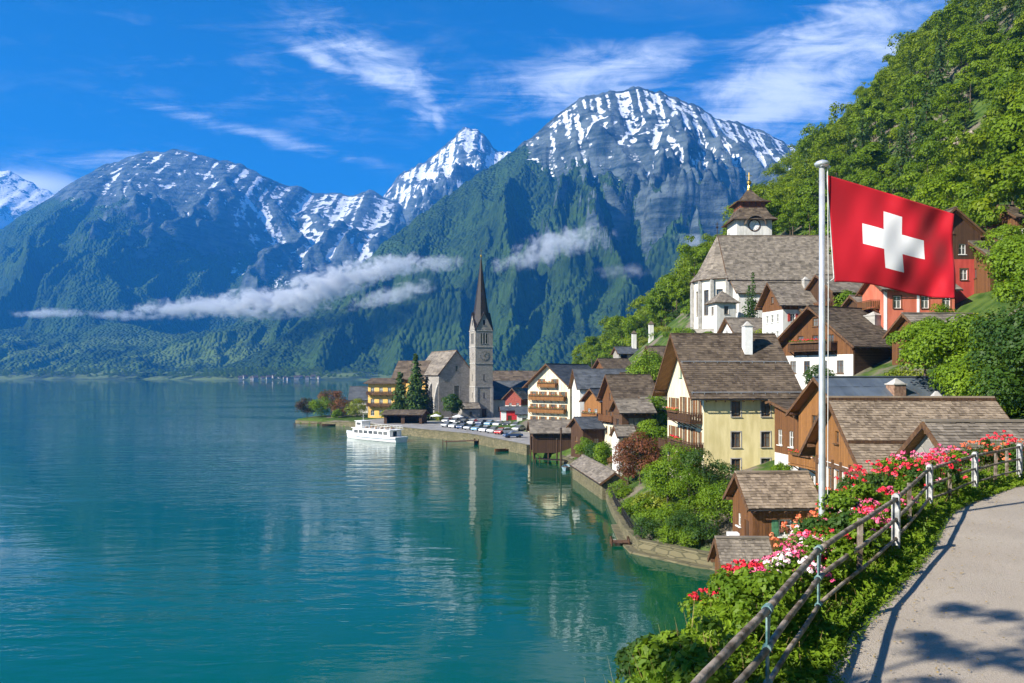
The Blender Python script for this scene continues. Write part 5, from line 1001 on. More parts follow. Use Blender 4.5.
for sd in ('front', 'left'):
    o, ud, nd = sides[sd]; O, U_, N_ = Vector(o), Vector(ud), Vector(nd); c = O + U_ * 3 + UP * 20.3 + N_ * .02; ring = [c + (U_ * math.cos(2 * math.pi * k / 28) + UP * math.sin(2 * math.pi * k / 28)) * 1.65 for k in range(28)]; b.extr(ring, N_ * .06, 0)
    for k in range(12): d = U_ * math.sin(k * math.pi / 6) + UP * math.cos(k * math.pi / 6); b.beam(c + N_ * .09 + d * 1.2, c + N_ * .09 + d * 1.5, .1, .04, 1, up=tuple(N_))
    b.beam(c + N_ * .11, c + N_ * .11 + (U_ * .6 + UP * .7) * 1.1, .1, .04, 1, up=tuple(N_)); b.beam(c + N_ * .13, c + N_ * .13 + (U_ * .3 - UP * .6), .12, .04, 1, up=tuple(N_))
b.build('clock_face', [M('faded_clock', (.22, .20, .18), (.36, .33, .30), 2, .9, .1), ironm], T)
N = House('church', 'grey stone church with high gable and steep brown roof next to the spire tower', 'church', 474, 264, 1.7, 23, 12.4, 14.2, 7.6, 116, wall=stone, roofm=roofg, oh=.25, oe=.5, course=.6, width=1.)
N.ops['left'].append((5.3, 4.5, 7.1, 10.5)); N.w.append(('left', (5.3, 4.5, 7.1, 10.5), dict(frame=ironm, sur=conc, depth=.35, panes=(2, 4)))); N.win('left', 6.2, 15.2, .8, 1.8, frame=ironm, sur=conc)
for u in (4, 10, 16): N.win('front', u, 5, 1.3, 6., frame=ironm, sur=conc, panes=(2, 4)); N.win('back', u, 5, 1.3, 6., frame=ironm, sur=conc, panes=(2, 4))
N.build(); b = MB()
for u in (.2, 7, 13, 19): b.extr([(u, 12.45, -2), (u, 13.9, -2), (u, 13.9, 6), (u, 13.2, 9.5), (u, 12.45, 11.5)], (.9, 0, 0))
b.build('buttress', conc, N.root)
# annex of the church at its foot
N2 = House('annex', 'low lean stone annex at the foot of the spire tower', 'house', 462, 254, 1.7, 6, 4, 3.2, 1.6, 22, wall=stone, roofm=roofg, oh=.3, oe=.3, course=.5, width=.9); N2.win('front', 3, 1, .9, 1.3, frame=trimw); N2.build()

# ------------------------------------------------------------------ white church on the hillside
I = House('hillside_church', 'big white church with steep brown roof and round choir high on the hillside', 'church', 727, 163, 24.8, 27, 14, 11.0, 9.4, 0, wall=plw, roofm=roofg, oh=.06, oe=.7, course=.4, width=.6); I.rows('front', [18, 21.5, 25], [4.5], 1.3, 3.8, frame=trimw, sur=conc, panes=(2, 3)); I.build()
b = MB(); n = 6; zt = I.h; pts = [(-5.2 * math.sin(math.pi * k / n) ** .9 - .01, 7 - 7 * math.cos(math.pi * k / n)) for k in range(n + 1)]
for k in range(n):
    p, q = Vector((*pts[k], 0)), Vector((*pts[k + 1], 0)); ln = (q - p).length; ud = (q - p).normalized(); nd = Vector((-ud.y, ud.x, 0)); ops = [(ln / 2 - .6, 3.4, ln / 2 + .6, 8.6)] if k in (0, 1, 2, 3, 4) else []
    facade(b, p, ud, nd, [(0, -4), (ln, -4), (ln, zt), (0, zt)], ops, .4)
    for a in ops: window(I.root, p, ud, nd, a, frame=trimw, sur=conc, depth=.36, panes=(2, 4))
b.build('choir', M('warm_white_plaster', (.70, .66, .56), (.82, .79, .70), .6, .9, .08, 20), I.root); b = MB()
for k in range(n + 1): b.obox((pts[k][0] * 1.04, 7 + (pts[k][1] - 7) * 1.03, 3.4), (.32, 0, 0), (0, .32, 0), (0, 0, 7.4))
b.box((-5.6, 3.2, -4), (-.2, 10.8, -.2)); b.build('buttress', conc, I.root)
r = MB(); ap = Vector((-.2, 7, I.h + I.rise + .32)); ax_ = Vector((.1, 7, I.h + I.rise + .32))
for k in range(n):
    e0 = Vector((pts[k][0] * 1.16, 7 + (pts[k][1] - 7) * 1.1, zt - .25)); e1 = Vector((pts[k + 1][0] * 1.16, 7 + (pts[k + 1][1] - 7) * 1.1, zt - .25)); m0, m1 = e0.lerp(ap, .28) - UP * .9, e1.lerp(ap, .28) - UP * .9
    slope(r, e0, e1, m1, m0, .4, .6, .14); slope(r, m0, m1, ap + (m1 - ap) * .02, ap + (m0 - ap) * .02, .4, .6, .14)
r.build('choir_roof', [roofg, wood_soff], I.root); b = MB(); b.tube([(-.2, 7, zt + 9), (-.2, 7, zt + 12.6)], .09, 6); b.ngon((-.2, 7), [(zt + 11.2, .05), (zt + 11.5, .35), (zt + 11.8, .05)], 8); b.beam((-.55, 7, zt + 12.2), (.15, 7, zt + 12.2), .09, .09); b.build('finial_cross', ironm, I.root)
b = MB(); facade(b, (1.2, -4.2, 0), (1, 0, 0), (0, -1, 0), [(0, -3), (15, -3), (15, 7.4), (0, 7.4)], [(2.4, 3.4, 3.6, 5.8), (6.6, 3.4, 7.8, 5.8), (10.8, 3.4, 12, 5.8)], .3); facade(b, (1.2, 0, 0), (0, -1, 0), (-1, 0, 0), [(0, -3), (4.2, -3), (4.2, 7.4), (0, 10.2)], [(1.6, 3.6, 2.6, 5.8)], .3); facade(b, (16.2, -4.2, 0), (0, 1, 0), (1, 0, 0), [(0, -3), (4.2, -3), (4.2, 10.2), (0, 7.4)], [], .3); ai = b.build('side_aisle', plw, I.root)
for a in ((2.4, 3.4, 3.6, 5.8), (6.6, 3.4, 7.8, 5.8), (10.8, 3.4, 12, 5.8)): window(I.root, (1.2, -4.2, 0), (1, 0, 0), (0, -1, 0), a, frame=trimw, sur=conc, depth=.28)
window(I.root, (1.2, 0, 0), (0, -1, 0), (-1, 0, 0), (1.6, 3.6, 2.6, 5.8), frame=trimw, depth=.28)
r = MB(); slope(r, (.5, -4.9, 7.3), (16.9, -4.9, 7.3), (16.9, -.02, 10.55), (.5, -.02, 10.55), .4, .6, .16); r.build('aisle_roof', [roofg, wood_soff], I.root)
for x0 in (8, 17.5):
    r = MB(); zr_ = I.h + I.rise - I.k * 5.6; r.extr([(x0 - .9, 1.1, zr_ - 4.4), (x0 + .9, 1.1, zr_ - 4.4), (x0, 1.1, zr_ - 3.2)], (0, 2.2, 0), 0); r.extr([(x0 - .45, 1.08, zr_ - 4.3), (x0 + .45, 1.08, zr_ - 4.3), (x0, 1.08, zr_ - 3.6)], (0, -.03, 0), 1); r.build('roof_dormer', [roofg, trimw], I.roof)
# tower of the hillside church
IT = thing('bell_tower', 'white bell tower with tiered dark wooden roof rising behind the hillside church', 'church tower', (X(749, 178), 178, 26), 0); b = MB(); w2 = 7.7; bs = {'front': ((-w2 / 2, -w2 / 2, 0), (1, 0, 0), (0, -1, 0)), 'right': ((w2 / 2, -w2 / 2, 0), (0, 1, 0), (1, 0, 0)), 'back': ((w2 / 2, w2 / 2, 0), (-1, 0, 0), (0, 1, 0)), 'left': ((-w2 / 2, w2 / 2, 0), (0, -1, 0), (-1, 0, 0))}
for sd, (o, ud, nd) in bs.items():
    ops = [(1.2, 19.9, 2.0, 21.8)] if sd in ('left', 'right') else []
    facade(b, o, ud, nd, [(0, -4), (w2, -4), (w2, 24), (0, 24)], ops, .35)
    for a in ops: window(IT, o, ud, nd, a, frame=trimw, sur=conc, depth=.3)
b.build('wall', plw, IT); r = MB()
def tier(z0, w0, z1, w1, m_=3, c=.4):
    zs = np.linspace(0, 1, m_ + 1)
    for i in range(m_):
        f0, f1 = zs[i], zs[i + 1]; a0 = w0 + (w1 - w0) * f0 ** .75; a1 = w0 + (w1 - w0) * f1 ** .75; h0, h1 = z0 + (z1 - z0) * f0 ** 1.25, z0 + (z1 - z0) * f1 ** 1.25
        for k in range(4):
            cs = [Vector((sx * a / 2, sy * a / 2, h)) for a, h in ((a0, h0), (a1, h1)) for sx, sy in ((-1, -1), (1, -1), (1, 1), (-1, 1))]; slope(r, cs[k], cs[(k + 1) % 4], cs[4 + (k + 1) % 4], cs[4 + k], c, .6, .14)
tier(23.7, 9.9, 26.6, 5.6); tier(27.9, 7.4, 31.0, .9, 4)
r.build('roof', [roofb, wood_soff], IT); b = MB(); b.box((-2.7, -2.7, 26.2), (2.7, 2.7, 28.3))
for k in range(4):
    for i in range(4):
        a = k * math.pi / 2; u = -2 + 4 * i / 3; b.obox((u * math.cos(a) + 2.72 * math.sin(a), u * math.sin(a) - 2.72 * math.cos(a), 27.2), (.12, 0, 0), (0, .12, 0), (0, 0, 1.05), 1)
b.build('lantern', [M('red_brown_boards', (.16, .05, .03), (.26, .09, .05), 3, .8, .2), trimw], IT)
b = MB(); b.tube([(0, 0, 30.8), (0, 0, 35)], .12, 6); b.ngon((0, 0), [(31, .6), (31.6, .35), (32.2, .2), (32.5, .5), (33, .55), (33.4, .1)], 10); b.beam((-.7, 0, 34.3), (.7, 0, 34.3), .13, .13); b.build('finial_cross', gold, IT)
b = MB(); ring = [(1.5 + 1.35 * math.cos(2 * math.pi * k / 28) - 1.5, -w2 / 2 - .01, 22.5 + 1.35 * math.sin(2 * math.pi * k / 28)) for k in range(28)]; b.extr(ring, (0, -.08, 0), 0); ring = [(1.1 * math.cos(2 * math.pi * k / 28), -w2 / 2 - .092, 22.5 + 1.1 * math.sin(2 * math.pi * k / 28)) for k in range(28)]; b.extr(ring, (0, -.02, 0), 1)
for k in range(12): b.beam((.8 * math.sin(k * math.pi / 6), -w2 / 2 - .12, 22.5 + .8 * math.cos(k * math.pi / 6)), (1.0 * math.sin(k * math.pi / 6), -w2 / 2 - .12, 22.5 + 1.0 * math.cos(k * math.pi / 6)), .07, .02, 2, up=(0, 1, 0))
b.beam((0, -w2 / 2 - .13, 22.5), (.35, -w2 / 2 - .13, 23.2), .09, .02, 2, up=(0, 1, 0)); b.beam((0, -w2 / 2 - .15, 22.5), (-.5, -w2 / 2 - .15, 22.2), .09, .02, 2, up=(0, 1, 0)); b.build('clock_face', [trimw, white, gold], IT)
b = MB()
for k in range(10): 
    a0, a1 = math.pi * k / 10, math.pi * (k + 1) / 10; b.face([(2.3 * math.cos(a0), -w2 / 2 - 1.15, 22.6 + 2.1 * math.sin(a0)), (2.3 * math.cos(a1), -w2 / 2 - 1.15, 22.6 + 2.1 * math.sin(a1)), (2.3 * math.cos(a1), -w2 / 2 + 1.5, 22.6 + 2.1 * math.sin(a1)), (2.3 * math.cos(a0), -w2 / 2 + 1.5, 22.6 + 2.1 * math.sin(a0))]); 
    b.face([(2.3 * math.cos(a0), -w2 / 2 - 1.15, 22.6 + 2.1 * math.sin(a0)), (2.3 * math.cos(a1), -w2 / 2 - 1.15, 22.6 + 2.1 * math.sin(a1)), (2.0 * math.cos(a1), -w2 / 2 - 1.15, 22.6 + 1.8 * math.sin(a1)), (2.0 * math.cos(a0), -w2 / 2 - 1.15, 22.6 + 1.8 * math.sin(a0))])
b.build('clock_gable', roofb, IT)
# small chapel in front
CHP = thing('chapel', 'small white square chapel with tent roof in front of the hillside church', 'chapel', (X(722, 155), 155, 23.2), R(10)); b = MB(); w3 = 3.9
for o, ud, nd, kk in (((-w3 / 2, -w3 / 2, 0), (1, 0, 0), (0, -1, 0), 1), ((w3 / 2, -w3 / 2, 0), (0, 1, 0), (1, 0, 0), 0), ((w3 / 2, w3 / 2, 0), (-1, 0, 0), (0, 1, 0), 0), ((-w3 / 2, w3 / 2, 0), (0, -1, 0), (-1, 0, 0), 1)):
    ops = [(1.5, 4.3, 2.4, 5.8)] if kk else []; facade(b, o, ud, nd, [(0, -3), (w3, -3), (w3, 6.6), (0, 6.6)], ops, .25)
    for a in ops: window(CHP, o, ud, nd, a, frame=trimw, sur=conc, depth=.22)
b.build('wall', plw, CHP); r = MB()
for k in range(4):
    cs = [Vector((sx * 2.6, sy * 2.6, 6.5)) for sx, sy in ((-1, -1), (1, -1), (1, 1), (-1, 1))]; slope(r, cs[k], cs[(k + 1) % 4], Vector((0, 0, 8.9)) + (cs[(k + 1) % 4] - Vector((0, 0, 6.5))) * .03, Vector((0, 0, 8.9)) + (cs[k] - Vector((0, 0, 6.5))) * .03, .35, .5, .12)
r.build('roof', [roofg, wood_soff], CHP)
# retaining walls on the slope
def wallrun(name, label, P, top, thick, mat, bottom=-4., cat='wall', cap=None):
    P = [Vector((p[0], p[1], 0)) for p in P]; tp = top if isinstance(top, (list, tuple)) else [top] * len(P); nrm = []
    for i in range(len(P)):
        d = (P[min(i + 1, len(P) - 1)] - P[max(i - 1, 0)]).normalized(); nrm.append(Vector((-d.y, d.x, 0)))
    def sect(b, off0, off1, z0, z1, mi=0):
        for i in range(len(P) - 1):
            A, B = P[i], P[i + 1]; q = [A + nrm[i] * off0, B + nrm[i + 1] * off0, B + nrm[i + 1] * off1, A + nrm[i] * off1]; zb0, zb1, zt0, zt1 = (z0[i], z0[i + 1], z1[i], z1[i + 1])
            b.poly8([q[0] + UP * zb0, q[1] + UP * zb1, q[2] + UP * zb1, q[3] + UP * zb0, q[0] + UP * zt0, q[1] + UP * zt1, q[2] + UP * zt1, q[3] + UP * zt0], mi)
    th = thing(name, label, cat, (0, 0, 0)); b = MB(); sect(b, -thick / 2, thick / 2, [bottom] * len(P), tp); b.build('masonry', mat, th)
    if cap: b = MB(); sect(b, -thick / 2 - .08, thick / 2 + .08, [z + .002 for z in tp], [z + .14 for z in tp]); b.build('coping', cap, th)
    return th
wallrun('lake_wall', 'mossy stone lake wall with coping around the garden of the yellow house', [(17.6, 65.6), (15.8, 66.9), (11.6, 71.6), (11.25, 77), (11.6, 90), (12.7, 110), (12.4, 127), (9, 146)], 1.0, .6, stonew, cap=stonew)
wallrun('lake_wall_footing', 'low submerged stone ledge along the foot of the garden lake wall', [(17.3, 64.7), (15.4, 66.1), (10.9, 71.2), (10.6, 77), (10.9, 84)], .16, .9, stonew)
wallrun('quay_wall', 'long grey quay wall below the parked cars', [(3.2, 156.6), (-10, 187), (-23, 202), (-30, 212), (-47, 240), (-60, 251), (-71, 262)], [1.9, 1.9, 1.9, 1.8, 1.4, .8, .7], .7, stonew, cap=stonew)
wallrun('retaining_wall', 'grey retaining wall below the hillside church and its small chapel', [(36, 158), (43, 150), (55, 146), (66, 146)], [25, 24.6, 25.4, 26.4], .6, stone, 12)
wallrun('retaining_wall', 'low garden wall in front of the yellow house facade', [(21.2, 76.3), (30, 75.4)], [6.1, 6.4], .4, stone, 2)
wallrun('retaining_wall', 'stone wall under the weathered terrace by the boathouse jetty', [(12.6, 127.5), (15.5, 132), (20, 134)], [2.4, 3.0, 3.4], .5, stonew, -3)
wallrun('retaining_wall', 'orange tinted rubble wall below the red house at the right', [(58, 92), (66, 90), (76, 91)], [24.6, 25.2, 26.5], .6, masonry('warm_masonry', (.26, .15, .08), (.44, .28, .16), (.28, .2, .13), 1.4), 14)
# terrace railings on the lake wall
lf_ = thing('wall_railing', 'grey mesh garden railing on top of the lake wall', 'railing', (0, 0, 0)); RP = [(11.7, 71.8), (11.35, 77), (11.7, 90), (12.75, 108)]
for i in range(len(RP) - 1):
    a, c = Vector((*RP[i], 1.14)), Vector((*RP[i + 1], 1.14)); n = int((c - a).length / 2)
    b = MB()
    for z in (.1, .5, .95): b.beam(a + UP * z, c + UP * z, .04, .05)
    m_ = int((c - a).length / .16)
    for k in range(m_): p = a.lerp(c, k / m_); b.beam(p + UP * .08, p + UP * .95, .018, .018)
    b.build('rail_panel', ironm, lf_)
    for k in range(n): b = MB(); p = a.lerp(c, k / n); b.beam(p, p + UP * 1.05, .08, .08); b.build('post', ironm, lf_)
# stepping jetty
def jetty(name, label, x, y, rz, L, W, z):
    th = thing(name, label, 'jetty', (x, y, 0), R(rz)); b = MB()
    for i in range(int(L / .22)): b.box((i * .22, -W / 2, z - .06), (i * .22 + .2, W / 2, z))
    b.build('deck', wood_h, th)
    for sx in (.1, L - .2):
        for sy in (-W / 2 + .1, W / 2 - .1): b = MB(); b.tube([(sx, sy, -3), (sx, sy, z + .35)], .1, 8); b.build('pile', wood_d, th)
jetty('jetty', 'small plank landing step at the corner of the garden lake wall', 11.0, 74.5, 178, 1.9, 1.3, .35)
jetty('jetty', 'long wooden jetty beside the boathouses', 10.5, 140, 150, 7, 1.8, .8); jetty('jetty', 'dark wooden landing stage in front of the quay wall', -8, 181.5, 205, 8, 2.6, .9)
jetty('jetty', 'plank landing at the outer tip of the peninsula', -60, 249, 205, 8, 2.4, .6)
for i, (px_, D, hh, lab) in enumerate([(561, 138, 6.5, 'tall wooden mooring post beside the long boathouse'), (557, 143, 4.2, 'shorter wooden mooring post at the boathouse jetty')]):
    x, y = X(px_, D), D; th = thing('mooring_post', lab, 'post', (x, y, -3)); b = MB(); b.tube([(0, 0, 0), (0, 0, hh + 3)], [.16, .13], 8); b.build('shaft', wood_d, th); b = MB(); b.ngon((0, 0), [(hh + 3.001, .17), (hh + 3.1, .19), (hh + 3.25, .04)], 8); b.build('cap', ironm, th)

# ------------------------------------------------------------------ quay with parked cars
qb = MB(); quay = [(3.4, 157.5), (-9.7, 187.4), (-22.7, 202.6), (-29.6, 212.6), (-46.5, 240.5), (-40, 256), (-26, 262), (-8, 262), (6, 246), (6, 215), (10, 190), (10, 168)]
qb.extr([(x, y, .2) for x, y in quay], (0, 0, 1.72)); tag(qb.build('quay_pavement', M('quay_asphalt', (.20, .19, .185), (.31, .30, .285), .4, .9, .2, 20)), kind='structure')
QZ = 1.922
def make_car(paint):
    th = thing('parked_car', 'x', 'car'); b = MB(); w_ = .86
    prof = [(-2.1, .35), (-2.12, .62), (-2.02, .82), (-1.0, .93), (1.55, .95), (2.02, .88), (2.1, .6), (2.08, .35)]
    b.extr([(x, -w_, z) for x, z in prof], (0, 2 * w_, 0)); rf = [(-.25, 1.44), (1.15, 1.44)]; b.poly8([(-.3, -.62, 1.40), (1.2, -.62, 1.40), (1.2, .62, 1.40), (-.3, .62, 1.40), (-.2, -.58, 1.46), (1.1, -.58, 1.46), (1.1, .58, 1.46), (-.2, .58, 1.46)]); b.build('body', paint, th)
    b = MB(); b.poly8([(-1.05, -.78, .93), (1.75, -.78, .94), (1.75, .78, .94), (-1.05, .78, .93), (-.3, -.62, 1.41), (1.2, -.62, 1.41), (1.2, .62, 1.41), (-.3, .62, 1.41)]); b.build('cabin_glass', glass, th)
    for sx in (-1.3, 1.3):
        for sy in (-.8, .8): b = MB(); b.ngon((0, 0), [(-.11, .33), (.11, .33)], 14); me = b.build('wheel', M('tyre_rubber', (.012, .012, .012), (.025, .025, .025), 5, .8, 0), th); me.location = (sx, sy, .33); me.rotation_euler = (R(90), 0, 0)
    b = MB(); b.box((-2.13, -.78, .62), (-2.08, -.5, .76)); b.box((-2.13, .5, .62), (-2.08, .78, .76)); b.build('headlight', white, th)
    return th
paints = {'white': M('car_white', (.70, .70, .70), (.76, .76, .76), 1, .25, 0, spec=.6), 'silver': M('car_silver', (.38, .40, .42), (.44, .46, .48), 1, .3, 0, metal=.6), 'dark blue': M('car_blue', (.02, .05, .13), (.03, .07, .17), 1, .25, 0, spec=.6), 'black': M('car_black', (.012, .012, .014), (.02, .02, .022), 1, .25, 0, spec=.6), 'red': M('car_red', (.42, .02, .02), (.5, .03, .03), 1, .25, 0, spec=.6), 'light blue': M('car_light_blue', (.16, .34, .52), (.2, .4, .6), 1, .25, 0, spec=.6)}
cp = {}; cr_ = random.Random(4)
ordn = ['first', 'second', 'third', 'fourth', 'fifth', 'sixth', 'seventh', 'eighth', 'ninth', 'tenth', 'eleventh']
rowA = ['silver', 'white', 'dark blue', 'silver', 'light blue', 'white', 'silver', 'red']; rowB = ['white', 'silver', 'black', 'white', 'dark blue', 'light blue', 'white', 'black', 'silver']
def put(colr, px_, D, rz, lab):
    loc = (X(px_, D), D, QZ)
    if colr not in cp: th = make_car(paints[colr]); th.location = loc; th.rotation_euler = (0, 0, R(rz)); cp[colr] = th
    else: th = dup(cp[colr], loc, R(rz))
    th['label'] = lab; th['group'] = 'cars parked on the quay'
for i, c_ in enumerate(rowA): put(c_, 448 + i * 7.6, 212 - i * 3.6, 62 + cr_.uniform(-4, 4), f'{c_} car in the front row along the quay wall, {ordn[i]} from the ferry')
for i, c_ in enumerate(rowB): put(c_, 447 + i * 8.6, 231 - i * 2.6, 70 + cr_.uniform(-5, 5), f'{c_} car in the rear row below the church, {ordn[i]} from the ferry')
put('dark blue', 513, 176, 20, 'dark blue car standing alone near the long boathouse'); put('white', 505, 187, 35, 'white car alone at the bend of the quay before the boathouse'); put('silver', 519, 197, 60, 'silver car beside the low market building')
for i, (px_, D, lab) in enumerate([(458, 222, 'white parasol between parked cars and church'), (436, 226, 'pale parasol beside the ferry landing')]):
    th = thing('parasol', lab, 'parasol', (X(px_, D), D, QZ)); b = MB(); b.tube([(0, 0, 0), (0, 0, 2.7)], .04, 6); b.build('pole', ironm, th); b = MB(); b.ngon((0, 0), [(2.1, 1.7), (2.15, 1.72), (2.75, .08)], 8); b.build('canopy', white, th)

# ------------------------------------------------------------------ ferry
FB = thing('ferry', 'white passenger ferry with long window band moored at the quay', 'boat', ((X(345, 203) + X(405, 187)) / 2, 194, 0), math.atan2(187 - 203, X(405, 187) - X(345, 203)))
n = 24; V_, Fc = [], []; Lh = 11.6; b = MB()
def station(f):      # f 0 bow .. 1 stern
    x = -Lh + 2 * Lh * f; wd = 2.5 * min(1, (f / .42) ** .62 if f > 0 else 0) * (1 - .18 * max(0, (f - .8) / .2) ** 2); sh = 1.35 + .85 * max(0, 1 - f / .45) ** 1.8 + .1 * max(0, (f - .8) / .2); return x, max(wd, .03), sh
rows_ = []
for i in range(n + 1):
    x, wd, sh = station(i / n); rk = .8 * max(0, 1 - (i / n) / .15); rows_.append([(x + rk, -wd * .55, -.8), (x + rk * .5, -wd * .86, .05), (x, -wd, sh * .62), (x, -wd, sh), (x, wd, sh), (x, wd, sh * .62), (x + rk * .5, wd * .86, .05), (x + rk, wd * .55, -.8)])
for i in range(n):
    for k in range(8):
        k2 = (k + 1) % 8; b.face([rows_[i][k], rows_[i + 1][k], rows_[i + 1][k2], rows_[i][k2]], 1 if k in (0, 6, 7) else 0, .5)
b.face(rows_[n]); b.face(rows_[0]); hl = b.build('hull', [white, M('hull_blue', (.04, .07, .13), (.06, .10, .18), 2, .4, 0)], FB)
b = MB()
for i in range(n):
    for s_ in (-1, 1):
        p, q = rows_[i], rows_[i + 1]; kk = 2 if s_ < 0 else 5; b.beam(Vector(p[kk]) + Vector((0, s_ * .03, .05)), Vector(q[kk]) + Vector((0, s_ * .03, .05)), .08, .12)
b.build('rubbing_strake', M('strake_blue', (.05, .10, .2), (.07, .13, .25), 2, .5, 0), hl)
b = MB(); x0, x1, dw, z0, z1 = -6.2, 9.2, 1.95, 1.25, 3.25; nw = 7; ops = [(.6 + i * 2.05, .62, .6 + i * 2.05 + 1.7, 1.55) for i in range(nw)]
for o, ud, nd, ln, op in (((x0, -dw, z0), (1, 0, 0), (0, -1, 0), x1 - x0, ops), ((x1, dw, z0), (-1, 0, 0), (0, 1, 0), x1 - x0, ops), ((x0, dw, z0), (0, -1, 0), (-1, 0, 0), 2 * dw, [(.5, .6, 3.4, 1.5)]), ((x1, -dw, z0), (0, 1, 0), (1, 0, 0), 2 * dw, [(1.2, .1, 2.4, 1.7)])):
    facade(b, o, ud, nd, [(0, -.3), (ln, -.3), (ln, z1 - z0), (0, z1 - z0)], op, .08)
dk = b.build('deckhouse', white, FB)
for o, ud, nd, op in (((x0, -dw, z0), (1, 0, 0), (0, -1, 0), ops), ((x1, dw, z0), (-1, 0, 0), (0, 1, 0), ops), ((x0, dw, z0), (0, -1, 0), (-1, 0, 0), [(.5, .6, 3.4, 1.5)])):
    for a in op: window(dk, o, ud, nd, a, frame=ironm, depth=.08, panes=(1, 1), sill=False)
b = MB(); b.box((x0 - .4, -dw - .25, z1 + .003), (x1 + .6, dw + .25, z1 + .15)); b.build('upper_deck', white, FB)
b = MB()
for zz in (.45, .9):
    for s_ in (-1, 1): b.tube([(x0 + 3.5, s_ * (dw + .15), z1 + .15 + zz), (x1 + .4, s_ * (dw + .15), z1 + .15 + zz)], .035, 5)
    b.tube([(x1 + .4, -dw - .15, z1 + .15 + zz), (x1 + .4, dw + .15, z1 + .15 + zz)], .035, 5)
for i in range(11):
    for s_ in (-1, 1): xx = x0 + 3.5 + (x1 + .4 - x0 - 3.5) * i / 10; b.tube([(xx, s_ * (dw + .15), z1 + .12), (xx, s_ * (dw + .15), z1 + 1.05)], .035, 5)
b.build('deck_railing', white, FB)
b = MB(); wh = [(.3, .75, 1.5, 1.45)]; xs, xe, ww, zb_, zt_ = -5.6, -3.0, 1.4, z1 + .15, z1 + 2.0
for o, ud, nd, ln, op in (((xs, -ww, zb_), (1, 0, 0), (0, -1, 0), xe - xs, [(.3, .75, 2.2, 1.5)]), ((xe, ww, zb_), (-1, 0, 0), (0, 1, 0), xe - xs, [(.3, .75, 2.2, 1.5)]), ((xs, ww, zb_), (0, -1, 0), (-1, 0, 0), 2 * ww, [(.2, .75, 2.6, 1.5)]), ((xe, -ww, zb_), (0, 1, 0), (1, 0, 0), 2 * ww, [])):
    facade(b, o, ud, nd, [(0, 0), (ln, 0), (ln, zt_ - zb_), (0, zt_ - zb_)], op, .07)
wh_ = b.build('wheelhouse', white, FB)
for o, ud, nd, a in (((xs, -ww, zb_), (1, 0, 0), (0, -1, 0), (.3, .75, 2.2, 1.5)), ((xe, ww, zb_), (-1, 0, 0), (0, 1, 0), (.3, .75, 2.2, 1.5)), ((xs, ww, zb_), (0, -1, 0), (-1, 0, 0), (.2, .75, 2.6, 1.5))): window(wh_, o, ud, nd, a, frame=ironm, depth=.07, panes=(2, 1), sill=False)
b = MB(); b.box((xs - .3, -ww - .2, zt_ + .003), (xe + .25, ww + .2, zt_ + .14)); b.build('wheelhouse_roof', white, wh_); b = MB(); b.tube([(-4.2, 0, zt_ + .1), (-4.2, 0, zt_ + 1.9)], .05, 6); b.beam((-4.2, -.6, zt_ + 1.3), (-4.2, .6, zt_ + 1.3), .05, .05); b.build('mast', white, FB)
b = MB()
for i in range(5):
    for s_ in (-1, 1): b.box((-1.6 + i * 2.1, s_ * .9 - .5, z1 + .16), (-1.2 + i * 2.1, s_ * .9 + .5, z1 + .62))
b.build('bench_rows', wood_o, FB)
def rowboat(px_, D, rz, label, mat):
    th = thing('rowing_boat', label, 'boat', (X(px_, D), D, 0), R(rz)); b = MB(); rr = []
    for i in range(11):
        f = i / 10; w_ = .75 * math.sin(math.pi * (.06 + .86 * f)) ** .7; rr.append([(-2.4 + 4.8 * f, -w_, .45 + .2 * abs(f - .5)), (-2.4 + 4.8 * f, -w_ * .6, -.15), (-2.4 + 4.8 * f, w_ * .6, -.15), (-2.4 + 4.8 * f, w_, .45 + .2 * abs(f - .5))])
    for i in range(10):
        for k in range(3): b.face([rr[i][k], rr[i + 1][k], rr[i + 1][k + 1], rr[i][k + 1]])
        for k in range(3): b.face([Vector(rr[i][k]) * .94 + UP * .06, Vector(rr[i][k + 1]) * .94 + UP * .06, Vector(rr[i + 1][k + 1]) * .94 + UP * .06, Vector(rr[i + 1][k]) * .94 + UP * .06])
    b.face(rr[0]); b.face(rr[10]); b.build('hull', mat, th); b = MB()
    for x in (-1, .4): b.box((x, -.62, .3), (x + .25, .62, .35))
    b.build('thwart', wood_o, th)
rowboat(330, 246, 10, 'dark rowing boat moored at the peninsula landing', wood_d); rowboat(505, 165, 30, 'small brown rowing boat tied below the quay wall', wood_m); rowboat(566, 134, 80, 'pale rowing boat tied at the boathouse jetty', M('boat_blue', (.2, .3, .36), (.3, .4, .46), 2, .6, .05))

FB.scale = (.93, .93, .84)
# ------------------------------------------------------------------ path, fence, flag
sg = np.linspace(0, FLEN[-1], 420); dl = np.concatenate([[0], np.linspace(.25, 4.0, 18), [4.25]]); SG, DL = np.meshgrid(sg, dl); px0, py0, nx0, ny0 = fpos(SG)
edge = .36 + .10 * fbm(SG / 1.3, SG * 0 + 3.3, 4, 17) + .05 * fbm(SG / .22, SG * 0 + 7.3, 3, 18); dq = edge + (4.75 - edge) * DL / 4.25
m, t = newmat('path_asphalt'); o_ = t.obj(); vo = t.n('ShaderNodeTexVoronoi', {'Vector': o_, 'Scale': 75.}); f_ = t.m('ADD', t.m('MULTIPLY', vo.outputs['Color'], .45), t.m('MULTIPLY', t.noise(o_, 1.1, 7, .65), .55))
big = t.ss(t.noise(o_, .55, 5, .6), .36, .66); c_ = t.mix(f_, (.215, .182, .145), (.53, .465, .39)); c_ = t.mix(t.m('MULTIPLY', big, .45), c_, (.27, .225, .18))
